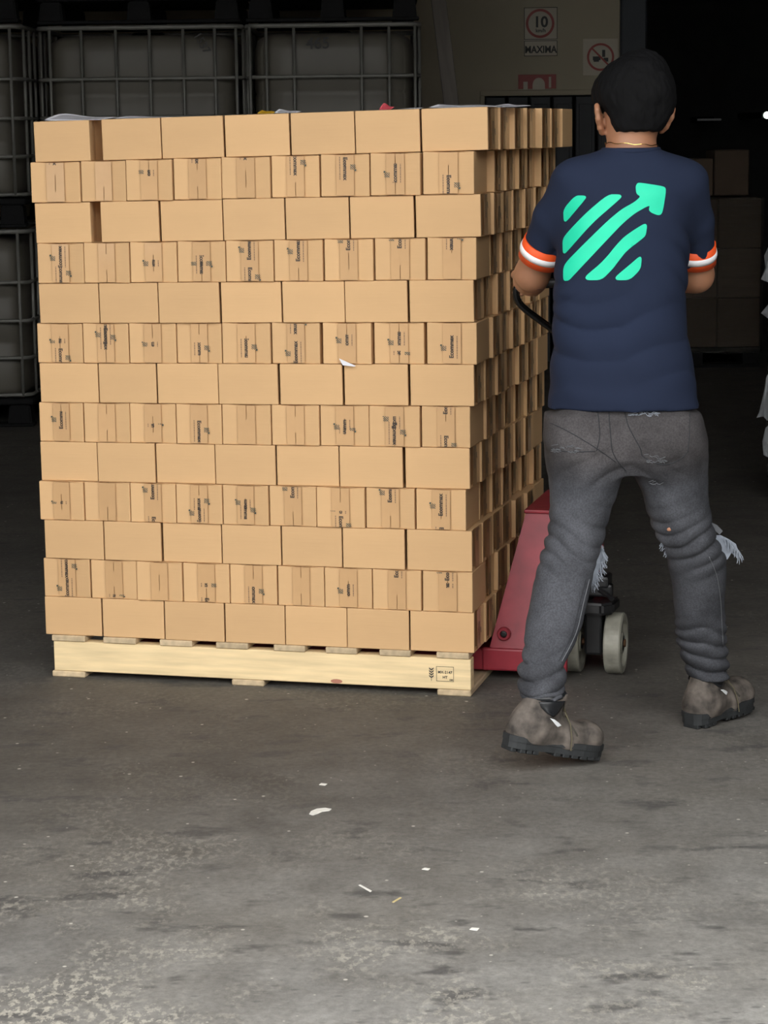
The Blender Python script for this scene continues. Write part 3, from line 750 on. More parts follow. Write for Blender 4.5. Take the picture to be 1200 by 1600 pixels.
        for ax in range(3):
            a1, a2 = (ax+1) % 3, (ax+2) % 3
            sl0 = [slice(1, -1)]*3; sl1 = [slice(1, -1)]*3; sl0[ax] = slice(0, -1); sl1[ax] = slice(1, None)
            A = ins[tuple(sl0)]; B = ins[tuple(sl1)]
            for flag, (P_, Q_) in ((0, (A, B)), (1, (B, A))):
                e = np.argwhere(P_ & ~Q_)
                off = np.array([1, 1, 1]); off[ax] = 0; e = e+off
                def cell(d1, d2):
                    r_ = e.copy(); r_[:, a1] += d1; r_[:, a2] += d2; return vid[tuple(r_.T)]
                q4 = np.stack([cell(-1, -1), cell(0, -1), cell(0, 0), cell(-1, 0)], 1)
                if flag: q4 = q4[:, ::-1]
                faces.append(q4)
        Fq = np.concatenate(faces)
        if relax:
            for _ in range(relax):
                sm = np.zeros_like(V); cn = np.zeros(len(V))
                for i in range(4):
                    a, b = Fq[:, i], Fq[:, (i+1) % 4]
                    np.add.at(sm, a, V[b]); np.add.at(cn, a, 1)
                V = V*0.5+sm/np.maximum(cn, 1)[:, None]*0.5
        me = bpy.data.meshes.new(name); me.vertices.add(len(V)); me.vertices.foreach_set('co', V.astype(np.float32).ravel())
        me.loops.add(len(Fq)*4); me.loops.foreach_set('vertex_index', Fq.ravel().astype(np.int32))
        me.polygons.add(len(Fq)); me.polygons.foreach_set('loop_start', np.arange(0, len(Fq)*4, 4, dtype=np.int32))
        me.polygons.foreach_set('use_smooth', np.ones(len(Fq), bool))
        me.update(calc_edges=True); me.validate(); me.materials.append(m_)
        o = bpy.data.objects.new(name, me); COL.objects.link(o)
        if parent: o.parent = parent
        return o, BVHTree.FromPolygons([tuple(v) for v in V], [tuple(f) for f in Fq])

# ------------------------------------------------------------------ the worker
BY = 5.53
def A3(px, py, Y=BY): return np.array(at(px, py, Y))
def rowpx(y, xl, xr_, cy, ay, Yp):
    a, b = at(xl, y, Yp), at(xr_, y, Yp); return ((a.z+b.z)/2, (a.x+b.x)/2, cy, (b.x-a.x)/2, ay)
shL = A3(886, 284, 5.53); elL = A3(832, 434, 5.68); haL = np.array(at(822, 447, GY-0.03))
shR = A3(1083, 288, 5.53); elR = A3(1088, 436, 5.65); haR = np.array(at(962, 441, GY-0.03))
HZ = math.radians(10)
hc = np.array([at(990, 150, 5.52).x, 5.555, 1.582])
def hd(x, y, z):                              # head-frame offset (x right, y forward) to world
    return hc + np.array([x*math.cos(HZ)-y*math.sin(HZ), x*math.sin(HZ)+y*math.cos(HZ), z])
# legs tables: (image y, left x, right x, centre depth, half depth)
LEG_L = [(646,852,968,5.53,.115),(704,855,976,5.52,.105),(733,856,974,5.515,.10),(767,859,966,5.51,.09),(800,859,952,5.50,.082),(833,858,944,5.49,.078),(871,845,933,5.475,.075),(908,836,924,5.45,.072),(940,829,917,5.43,.070),(975,821,910,5.40,.067),(1008,819,896,5.37,.062),(1033,818,884,5.35,.058),(1055,810,880,5.335,.056),(1083,816,879,5.32,.052)]
LEG_R = [(646,980,1092,5.53,.115),(692,985,1102,5.53,.11),(733,990,1105,5.535,.10),(779,1006,1107,5.545,.09),(825,1022,1113,5.56,.083),(850,1033,1122,5.57,.082),(871,1042,1134,5.585,.078),(900,1048,1134,5.61,.074),(925,1052,1133,5.63,.071),(954,1055,1132,5.65,.069),(985,1058,1133,5.68,.065),(1012,1063,1135,5.70,.062),(1037,1069,1135,5.715,.056),(1053,1078,1133,5.72,.052)]
# --- boots frames
def boot_frame(toe, ang, pit):
    M_ = Matrix.Translation(Vector(toe)) @ Matrix.Rotation(ang, 4, 'Z') @ Matrix.Rotation(pit, 4, 'Y'); return M_
# body
B = Field((0.20, 5.10, 0.03), (1.0, 6.06, 1.74), 0.0045)
B.ell(hd(0, -0.005, 0.012), (0.075, 0.096, 0.098), 0.01, rz=HZ)
B.ell(hd(0, 0.025, -0.055), (0.058, 0.070, 0.072), 0.03, rz=HZ)
B.cap(hd(0, 0.085, -0.115), hd(0, 0.078, -0.118), 0.020, 0.020, 0.03)          # chin
B.cap(hd(0, 0.098, -0.005), hd(0, 0.115, -0.045), 0.008, 0.013, 0.012)         # nose
B.cap(hd(-0.012, 0.108, -0.047), hd(0.012, 0.108, -0.047), 0.008, 0.008, 0.008)
B.cap(hd(-0.045, 0.083, 0.018), hd(0.045, 0.083, 0.018), 0.012, 0.012, 0.015)  # brow
for s in (-1, 1):
    B.ell(hd(s*0.032, 0.098, -0.004), (0.014, 0.010, 0.009), 0.008, rz=HZ, op='s')
    B.cap(hd(s*0.045, 0.072, -0.035), hd(s*0.052, 0.05, -0.03), 0.016, 0.014, 0.02)
    # ears
    e = lambda x, y, z: hd(s*x, y, z)
    ear = [e(0.074, 0.012, -0.066), e(0.081, 0.006, -0.045), e(0.086, -0.006, -0.022), e(0.092, -0.020, -0.010), e(0.094, -0.028, -0.020), e(0.091, -0.026, -0.040), e(0.083, -0.012, -0.062), e(0.075, 0.002, -0.074)]
    for a, b in zip(ear[:-1], ear[1:]): B.cap(a, b, 0.0062, 0.0062, 0.006)
    B.cap(e(0.078, 0.0, -0.052), e(0.088, -0.014, -0.026), 0.008, 0.008, 0.008)
B.cap(hd(-0.020, 0.098, -0.073), hd(0.020, 0.098, -0.073), 0.0065, 0.0065, 0.006)
B.cap(hd(-0.016, 0.097, -0.084), hd(0.016, 0.097, -0.084), 0.0065, 0.0065, 0.005)
nb = np.array([at(985, 245, BY).x, 5.53, at(985, 245, BY).z])
B.cap(hd(0, -0.012, -0.05), nb+[0, 0, -0.01], 0.052, 0.055, 0.03)
B.cap(nb+[-0.02, 0, -0.012], nb+[-0.10, 0, -0.062], 0.036, 0.036, 0.04); B.cap(nb+[0.02, 0, -0.012], nb+[0.11, 0, -0.062], 0.036, 0.036, 0.04)
B.loft([rowpx(265, 900, 1065, 5.53, .085, BY), rowpx(330, 888, 1066, 5.53, .10, BY), rowpx(420, 884, 1054, 5.535, .10, BY), rowpx(500, 884, 1052, 5.54, .095, BY), rowpx(580, 876, 1064, 5.535, .10, BY), rowpx(650, 872, 1076, 5.53, .105, BY), rowpx(700, 878, 1080, 5.53, .10, BY)], 0.03)
def limb(pts, rs, k=0.02):
    for i in range(len(pts)-1): B.cap(pts[i], pts[i+1], rs[i], rs[i+1], k)
limb([shL+[0.01, 0, 0], shL*0.5+elL*0.5, elL+[0, 0, 0.012]], [0.045, 0.043, 0.041])
limb([shR+[-0.01, 0, 0], shR*0.5+elR*0.5, elR+[0, 0, 0.012]], [0.045, 0.042, 0.040])
for el, ha, s in ((elL, haL, -1), (elR, haR, 1)):
    dv = (ha-el); L_ = np.linalg.norm(dv); dv /= L_
    wr_ = ha-dv*0.065+np.array([0, 0, 0.012])
    limb([el+[0, 0, 0.008], el*0.6+wr_*0.4, wr_], [0.041, 0.040, 0.026])
    # palm on top of the grip bar and four fingers curled over and under it, thumb below
    bar = np.array(ud); pc_ = np.array(at(822 if s < 0 else 962, 444, GY))
    kn = pc_ + np.array([0, -0.004, 0.024])
    B.cap(wr_, pc_-dv*0.035+[0, 0, 0.020], 0.026, 0.026, 0.02)
    B.cap(pc_-dv*0.03+bar*-0.026+[0, 0, 0.022], pc_-dv*0.03+bar*0.026+[0, 0, 0.022], 0.015, 0.015, 0.012)
    B.cap(kn+bar*-0.030, kn+bar*0.030, 0.0115, 0.0115, 0.014)
    fdir = np.array([-bar[1], bar[0], 0.0])
    for f, ln in zip((-0.031, -0.0105, 0.0105, 0.031), ((0.88, 1.0, 1.04, 0.9) if s > 0 else (0.9, 1.04, 1.0, 0.88))):
        b0 = kn+bar*f; b1 = pc_+bar*f+fdir*0.026*ln+[0, 0, 0.014]; b2 = pc_+bar*f+fdir*0.022*ln+[0, 0, -0.014]; b3 = pc_+bar*f*0.97-fdir*0.004+[0, 0, -0.024*ln]
        for a, b, r_ in ((b0, b1, 0.0088), (b1, b2, 0.0082), (b2, b3, 0.0076)): B.cap(a, b, r_, r_*0.95, 0.002)
    th0 = pc_-dv*0.04-bar*(-0.03 if s < 0 else 0.03)*1.0+[0, 0, 0.010]
    sg = 1 if s < 0 else -1
    B.cap(th0, pc_+bar*sg*0.045-fdir*0.024+[0, 0, -0.004], 0.012, 0.0105, 0.008); B.cap(pc_+bar*sg*0.045-fdir*0.024+[0, 0, -0.004], pc_+bar*sg*0.028-fdir*0.018+[0, 0, -0.022], 0.0105, 0.009, 0.003)
for T in (LEG_L, LEG_R):
    rr_ = []
    for (y, a, b, cy, ay) in T:
        z_, cx_, cy_, ax_, ay_ = rowpx(y, a, b, cy, ay, cy); rr_.append((z_, cx_, cy_, ax_*0.72, ay_*0.7))
    B.loft(rr_, 0.03)
ankL = np.array(at(842, 1092, 5.33)); ankR = np.array(at(1104, 1066, 5.735))
for an, T in ((ankL, LEG_L), (ankR, LEG_R)):
    B.cap(an+[0, 0, 0.05], an+[0, 0, -0.03], 0.031, 0.029, 0.02)
person, bv_body = B.mesh('person', M_skin)
tag(person, 'man seen from behind in navy t-shirt and torn grey jeans, hands on the jack handle', 'person')

# --- hair
Hh = Field(tuple(hc-[0.13, 0.14, 0.15]), tuple(hc+[0.13, 0.14, 0.15]), 0.0035)
Hh.ell(hd(0.004, -0.012, 0.020), (0.086, 0.106, 0.092), 0.01, rz=HZ)
Hh.ell(hd(0.024, -0.012, 0.040), (0.068, 0.09, 0.080), 0.02, rz=HZ)
Hh.ell(hd(0.036, -0.02, 0.010), (0.062, 0.09, 0.066), 0.02, rz=HZ)
Hh.ell(hd(-0.024, 0.0, 0.016), (0.072, 0.09, 0.074), 0.02, rz=HZ)
Hh.ell(hd(0, -0.045, -0.040), (0.060, 0.050, 0.050), 0.03, rz=HZ)          # nape
def hplane(F_, p, nloc):
    n_ = np.array([nloc[0]*math.cos(HZ)-nloc[1]*math.sin(HZ), nloc[0]*math.sin(HZ)+nloc[1]*math.cos(HZ), nloc[2]]); n_ /= np.linalg.norm(n_); F_.cut(p, n_)
hplane(Hh, hd(0, 0.045, 0.012), (0, 0.9, -0.62)); hplane(Hh, hd(0, 0, -0.076), (0, -0.1, -1)); hplane(Hh, hd(0, 0.082, 0.05), (0, 1, 0.1))
for s in (-1, 1): Hh.ell(hd(s*0.104, -0.010, -0.052), (0.036, 0.050, 0.046), 0.015, rz=HZ, op='s')
Hh.disp(lambda X, Y, Z: 0.0022*vnoise(X+0.3*Z, Y, Z, 75, 75, 26, 1)+0.0013*vnoise(X, Y, Z, 150, 150, 60, 2)+0.0045*vnoise(X, Y, Z, 22, 22, 18, 3))
hair, _ = Hh.mesh('hair', M_hair, person, relax=1)
for s in (-1, 1):
    bm = bmesh.new(); bmesh.ops.create_uvsphere(bm, u_segments=12, v_segments=8, radius=0.0115); o = obj('eye', bm, M_eye, person, smooth=True); o.location = hd(s*0.032, 0.082, -0.004)
    bm = bmesh.new(); bmesh.ops.create_uvsphere(bm, u_segments=10, v_segments=6, radius=0.0052); o2 = obj('iris', bm, M_signk, o, smooth=True); o2.location = (-0.0075*math.sin(HZ), 0.0075*math.cos(HZ), 0)
    bm = bmesh.new(); tube(bm, smooth_pts([hd(s*0.014, 0.098, 0.014), hd(s*0.032, 0.0965, 0.021), hd(s*0.052, 0.082, 0.014)], 4), 0.003, 6); obj('eyebrow', bm, M_hair, person)

# --- t-shirt
T_ = Field((0.26, 5.34, 0.74), (0.92, 5.80, 1.48), 0.0045)
tor = [(231,944,1024,.060),(236,932,1036,.066),(242,916,1052,.074),(250,900,1068,.082),(260,886,1082,.090),(272,878,1089,.10),(300,879,1084,.118),(350,873,1078,.124),(400,869,1072,.124),(450,866,1070,.122),(504,866,1070,.118),(546,864,1074,.118),(592,860,1084,.122),(640,855,1091,.127),(655,853,1093,.128)]
T_.loft([rowpx(y, a, b, 5.53+(0.004 if y < 300 else 0), ay, BY) for y, a, b, ay in tor], 0.01, n=2.25, kw=0.35)
adL = (elL-shL)/np.linalg.norm(elL-shL); adR = (elR-shR)/np.linalg.norm(elR-shR)
tL = shL+adL*0.215; tR = shR+adR*0.20
T_.cap(shL+[0.022, 0, -0.004], shL*0.5+tL*0.5, 0.050, 0.050, 0.05); T_.cap(shL*0.5+tL*0.5, tL+adL*0.05, 0.050, 0.0515, 0.012)
T_.cap(shR+[-0.018, 0, -0.004], shR*0.5+tR*0.5, 0.052, 0.046, 0.05); T_.cap(shR*0.5+tR*0.5, tR+adR*0.05, 0.046, 0.0455, 0.012)
# trim the sleeve ends only
for tt, ad in ((tL, adL), (tR, adR)):
    sl, X, Y, Z = T_.sub(tt-0.085, tt+0.14)
    d = (X-tt[0])*ad[0]+(Y-tt[1])*ad[1]+(Z-tt[2])*ad[2]
    tx = np.abs(X-A3(972, 400)[0]) > 0.172 
    rad = np.sqrt(np.maximum((X-tt[0])**2+(Y-tt[1])**2+(Z-tt[2])**2-d*d, 0))
    m_ = (d > 0) & (rad < 0.075) & (np.sign(X-A3(972, 400)[0]) == np.sign(tt[0]-A3(972, 400)[0])) & (np.abs(X-A3(972, 400)[0]) > 0.155)
    T_.D[sl] = np.where(m_, np.maximum(T_.D[sl], d), T_.D[sl])
hemz = at(972, 644, BY-0.12).z
T_.cut((0.6, 5.53, hemz), (0.02, 0, -1))
def shirt_folds(X, Y, Z):
    low = np.clip((1.15-Z)/0.25, 0, 1); w = vnoise(X, Y, Z, 6, 6, 6, 4); amp = 0.5+0.5*vnoise(X, Y, Z, 7, 7, 7, 31)
    cx_ = A3(968, 400)[0]
    a = np.abs(np.sin((Z-0.35*np.abs(X-cx_))*34+w*3.0))**0.7*2-1
    mid = np.exp(-((Z-1.02)/0.11)**2)
    b = vnoise(X, Y, Z+0.9*X, 7, 7, 15, 6)
    side = (np.exp(-((X-A3(1070, 400)[0])/0.045)**2)+np.exp(-((X-A3(868, 400)[0])/0.04)**2))*np.clip((Z-1.05)/0.1, 0, 1)*np.clip((1.33-Z)/0.1, 0, 1)
    hem = np.exp(-((Z-0.86)/0.05)**2)
    return 0.0045*mid*a*(0.2+amp)+hem*0.003*np.sin((Z+0.2*X)*60+w*2)+0.003*b*low+0.003*vnoise(X, Y, Z, 9, 9, 9, 7)+side*0.006*(np.abs(np.sin((Z+0.9*np.abs(X-cx_))*45+w*2.5))**0.7*2-1)*(0.3+amp)
T_.disp(shirt_folds)
shirt, bv_shirt = T_.mesh('t_shirt', M_shirt, person, relax=2)
# ribbed collar
bm = bmesh.new(); cc = np.array([nb[0], 5.53, 0]); ring = []
for k in range(36):
    a = 2*PI*k/36; z_ = at(985, 236, BY).z - 0.030*max(math.sin(a), 0)+0.003*abs(math.cos(a))
    ring.append((cc[0]+0.001+0.066*math.cos(a), 5.53+0.062*math.sin(a), z_))
tube(bm, ring, 0.0065, 8, closed=True); obj('collar', bm, M_shirt, shirt, smooth=True)
# sleeve bands
def band(c, ax, r, w0, w1, dr, m_, name, parent, squash=1.0):
    ax = Vector(ax).normalized(); n_ = Vector((1, 0, 0)); n_ = (n_-ax*n_.dot(ax)).normalized(); b_ = ax.cross(n_)
    bm = bmesh.new(); prof = [(w0, dr-0.006), (w0, dr), ((w0+w1)/2, dr+0.0012), (w1, dr), (w1, dr-0.006)]; R_ = []
    N_ = 56
    for t, d_ in prof:
        row = []
        for k in range(N_):
            a = 2*PI*k/N_; rr2 = r+d_+0.0012*math.sin(3*a+1)
            row.append(bm.verts.new(Vector(c)+ax*(t+0.002*math.sin(2*a))+(n_*math.cos(a)+b_*math.sin(a)*squash)*rr2))
        R_.append(row)
    for i in range(len(prof)):
        A_, B_ = R_[i], R_[(i+1) % len(prof)]
        for k in range(N_): bm.faces.new((A_[k], A_[(k+1) % N_], B_[(k+1) % N_], B_[k]))
    bmesh.ops.recalc_face_normals(bm, faces=bm.faces[:]); return obj(name, bm, m_, parent, smooth=True)
for tt, ad, r_ in ((tL, adL, 0.0515), (tR, adR, 0.0462)):
    bd = band(tt, ad, r_, -0.034, 0.018, 0.0030, M_orange, 'sleeve_band', shirt)
    band(tt, ad, r_, -0.016, 0.001, 0.0050, M_silver, 'reflective_stripe', bd)
# printed emblem on the back, laid on the cloth
def lay(bv, px, py, off):
    d = ray(px, py).normalized(); hit = bv.ray_cast(CP, d)
    if hit[0] is None: return None
    n_ = hit[1] if hit[1].dot(d) < 0 else -hit[1]
    return hit[0]+n_*off
def decal(bv, polys, conv, m_, name, parent, off=0.0014, cell=6.0, label=None):
    for pi_, poly in enumerate(polys):
        P = rounded(poly, 2); bm = bmesh.new()
        V = [bm.verts.new((p.x, p.y, 0)) for p in P]; bm.faces.new(V)
        xs_ = [p.x for p in P]; ys_ = [p.y for p in P]
        for axn, lo_, hi_ in (((1, 0, 0), min(xs_), max(xs_)), ((0, 1, 0), min(ys_), max(ys_))):
            t = lo_+cell
            while t < hi_:
                bmesh.ops.bisect_plane(bm, geom=bm.verts[:]+bm.edges[:]+bm.faces[:], plane_co=tuple(a*t for a in axn), plane_no=axn); t += cell
        bmesh.ops.triangulate(bm, faces=bm.faces[:])
        bad = []
        for v in bm.verts:
            q = lay(bv, *conv(v.co.x, v.co.y), off)
            if q is None: bad.append(v)
            else: v.co = q
        bmesh.ops.delete(bm, geom=bad, context='VERTS')
        bmesh.ops.recalc_face_normals(bm, faces=bm.faces[:]); obj(name, bm, m_, parent, smooth=True)
decal(bv_shirt, LOGO, lambda x, y: (700+x/2.4, 150+y/2.4), M_mint, 'back_print', shirt, cell=14)

# --- jeans
J = Field((0.24, 5.16, 0.10), (0.92, 5.84, 0.93), 0.0045)
J.loft([rowpx(655, 856, 1092, 5.53, .118, BY), rowpx(690, 856, 1099, 5.53, .122, BY), rowpx(712, 860, 1100, 5.53, .11, BY), rowpx(735, 880, 1080, 5.53, .08, BY)][::-1]+[rowpx(600, 876, 1070, 5.53, .098, BY), rowpx(640, 868, 1080, 5.53, .108, BY)], 0.01)
for T in (LEG_L, LEG_R):
    J.loft([rowpx(y, a, b, cy, ay, cy) for (y, a, b, cy, ay) in T], 0.022, n=2.1)
J.ell(A3(912, 690, 5.47), (0.075, 0.07, 0.085), 0.03); J.ell(A3(1040, 690, 5.47), (0.08, 0.07, 0.085), 0.03)
kz1 = at(900, 850, 5.49).z; kz2 = at(1090, 850, 5.57).z
cxm = A3(978, 800)[0]
def rolls(ph, sharp=0.6):                    # rounded rolls of cloth parted by sharp creases, in -1..1
    return np.abs(np.sin(ph))**sharp*2-1
def jean_folds(X, Y, Z):
    right = X > cxm
    kz_ = np.where(right, kz2, kz1)
    knee = np.exp(-((Z-kz_-0.015)/0.07)**2)
    ank = np.clip((0.315-Z)/0.07, 0, 1)
    calf = np.clip((0.52-Z)/0.1, 0, 1)
    seat = np.exp(-((Z-0.70)/0.06)**2)
    thigh = np.clip((Z-0.5)/0.1, 0, 1)
    w = vnoise(X, Y, Z, 9, 9, 9, 9); w2 = vnoise(X, Y, Z, 6, 6, 14, 15)
    sl_ = np.where(right, -0.45, 0.40)
    amp = 0.5+0.5*vnoise(X, Y, Z, 8, 8, 8, 16)
    f1 = rolls((Z+sl_*X)*72+w*2.4+w2*1.5)
    f2 = rolls((Z+0.25*np.where(right, 1, -1)*X)*88+w*2.8)
    f4 = rolls((Z+0.6*np.abs(X-cxm))*48+w*2.2)
    f5 = vnoise(X, Y, Z+0.8*sl_*X, 5, 5, 22, 13)
    return knee*0.0062*f1*(0.35+amp)+ank*np.where(right, 0.0080, 0.0105)*f2*(0.5+amp)+0.0025*f5*calf+0.0035*f5*thigh*amp+seat*0.0036*f4*(0.3+amp)+0.0012*vnoise(X, Y, Z, 30, 30, 30, 14)
J.disp(jean_folds)
# crease under each buttock and between the legs
J.cap(A3(900, 702, 5.38), A3(972, 735, 5.40), 0.006, 0.010, 0.018, op='s')
J.cap(A3(858, 672, 5.40), A3(930, 706, 5.375), 0.004, 0.006, 0.014, op='s')
J.cap(A3(1000, 745, 5.41), A3(1060, 722, 5.40), 0.005, 0.004, 0.018, op='s')
J.cut((0.6, 5.53, hemz+0.03), (0, 0, 1))
jeans, bv_jeans = J.mesh('jeans', M_denim, person, relax=1)
def seam_and_crease(pts, m_=M_seam_crease, r_=0.0011, nm='seam_and_crease'):
    P = []
    for (x, y) in smooth_pts([(a, b, 0) for a, b in pts], 8) and [(p.x, p.y) for p in smooth_pts([(a, b, 0) for a, b in pts], 8)]:
        q = lay(bv_jeans, x, y, 0.0002)
        if q is not None and (not P or (q-P[-1]).length < 0.05): P.append(q)
    if len(P) > 2:
        bm = bmesh.new(); tube(bm, P, r_, 6); obj(nm, bm, m_, jeans, smooth=True)
seam_and_crease([(951,642),(954,680),(957,705),(966,722),(978,736)])
seam_and_crease([(976,644),(983,668),(1000,700),(1003,712)]); seam_and_crease([(1003,712),(1020,722),(1040,726),(1062,718),(1075,706)]); seam_and_crease([(1078,644),(1077,680),(1075,706)])
seam_and_crease([(858,660),(884,672),(912,688),(940,706),(962,722)])  # dark strip standing in for shade in the hip-to-crotch crease, no stitching
seam_and_crease([(860,700),(880,705),(905,706),(930,705)]); seam_and_crease([(934,644),(937,680),(932,704)])
seam_and_crease([(921,905),(911,945),(903,980),(893,1005),(878,1033)], M_seam_pale, 0.0013); seam_and_crease([(915,906),(905,946),(897,980),(887,1006),(873,1033)])
seam_and_crease([(1108,870),(1120,900),(1126,940),(1128,980),(1130,1010)], M_seam_pale)
def patch(px0, px1, py0, py1, m_, nm, k=18, seed=0):
    rr = random.Random(seed); bm = bmesh.new()
    for _ in range(k):
        x = rr.uniform(px0, px1); y = rr.uniform(py0, py1); L_ = rr.uniform(4, 11)
        P = [lay(bv_jeans, x+dx, y+dy, 0.0012) for dx, dy in ((0, 0), (L_/2, rr.uniform(-2, 2)), (L_, rr.uniform(-3, 3)))]
        if None in P: continue
        tube(bm, P, 0.0008, 5)
    if len(bm.faces): obj(nm, bm, m_, jeans)
patch(980, 1024, 644, 650, M_thread, 'worn_waist_edge', 22, 1)
patch(1005, 1035, 710, 722, M_seam_pale, 'worn_pocket_edge', 16, 2); patch(860, 900, 696, 706, M_seam_pale, 'worn_pocket_edge', 20, 3)
patch(1010, 1028, 752, 756, M_seam_pale, 'worn_spot', 5, 4)
q = lay(bv_jeans, 1046, 827, 0.001)
bm = bmesh.new(); bmesh.ops.create_icosphere(bm, subdivisions=2, radius=0.006, matrix=Matrix.Translation(q) @ Matrix.Diagonal((1, 0.3, 0.8, 1)))
obj('skin_hole', bm, M_skin, jeans, smooth=True)
def fray(pts, Y, n_, dirn, L0, L1, seed, nm='frayed_threads', r_=0.0009):
    rr = random.Random(seed); bm = bmesh.new()
    for _ in range(n_):
        t = rr.random()*(len(pts)-1); i = int(t); f = t-i
        x = pts[i][0]*(1-f)+pts[min(i+1, len(pts)-1)][0]*f; y = pts[i][1]*(1-f)+pts[min(i+1, len(pts)-1)][1]*f
        p = at(x, y, Y+rr.uniform(-0.02, 0.02)); d = Vector((dirn[0]+rr.uniform(-0.5, 0.5), rr.uniform(-0.4, 0.4), dirn[1]+rr.uniform(-0.5, 0.5))).normalized()
        L_ = rr.uniform(L0, L1); sag = Vector((0, 0, -L_*0.35))
        tube(bm, [p, p+d*L_*0.5, p+d*L_+sag], r_, 4)
    obj(nm, bm, M_thread, jeans)
def flap(poly, Y, th, m_, nm, seed=0, wob=0.004):
    rr = random.Random(seed); bm = bmesh.new()
    pts = [at(x, y, Y) for x, y in poly]
    A_ = [bm.verts.new(p+Vector((0, rr.uniform(-wob, wob)-th, 0))) for p in pts]; B_ = [bm.verts.new(v.co+Vector((0, 2*th, 0))) for v in A_]
    fs = [bm.faces.new(A_), bm.faces.new(B_[::-1])]; n_ = len(pts)
    for i in range(n_): fs.append(bm.faces.new((A_[i], B_[i], B_[(i+1) % n_], A_[(i+1) % n_])))
    bmesh.ops.recalc_face_normals(bm, faces=fs); bmesh.ops.triangulate(bm, faces=bm.faces[:]); obj(nm, bm, m_, jeans)
fray([(939,850),(942,868),(938,885),(930,902),(922,915)], 5.49, 120, (0.5, -0.8), 0.006, 0.022, 5)
flap([(926,852),(936,852),(942,862),(941,880),(935,893),(931,902),(926,916),(920,912),(922,900),(926,880),(931,864)], 5.485, 0.002, M_thread, 'torn_knee_edge', 2)
fray([(1128,838),(1140,846),(1150,855),(1155,866)], 5.58, 110, (0.35, -0.9), 0.006, 0.022, 6)
flap([(1108,836),(1126,836),(1138,842),(1150,850),(1153,860),(1157,868),(1150,870),(1143,864),(1136,874),(1120,868)], 5.58, 0.002, M_thread, 'torn_knee_edge', 3)
flap([(1098,814),(1112,816),(1120,820),(1129,829),(1124,835),(1117,829),(1112,836),(1098,836)], 5.575, 0.0015, M_seam_pale, 'torn_knee_edge', 4)
fray([(1034,846),(1038,856),(1044,868)], 5.56, 30, (-0.5, -0.7), 0.004, 0.012, 7)
# turned, bunched cuffs
def cuff(T, zoff, seed, rad):
    y, a, b, cy, ay = T[-1]; z_, cx_, cy_, ax_, ay_ = rowpx(y, a, b, cy, ay, cy); rr = random.Random(seed)
    bm = bmesh.new(); P = []
    for k in range(30):
        t = 2*PI*k/30; P.append((cx_+(ax_-0.003)*math.cos(t), cy_+(ay_-0.003)*math.sin(t), z_+zoff+0.006*math.sin(t+seed)+0.003*math.sin(3*t)))
    tube(bm, P, [rad*(1+0.2*math.sin(2*k*2*PI/30+seed)) for k in range(30)], 8, closed=True); obj('cuff', bm, M_denim, jeans, smooth=True)
cuff(LEG_L, 0.006, 1, 0.008); cuff(LEG_R, 0.004, 3, 0.007)

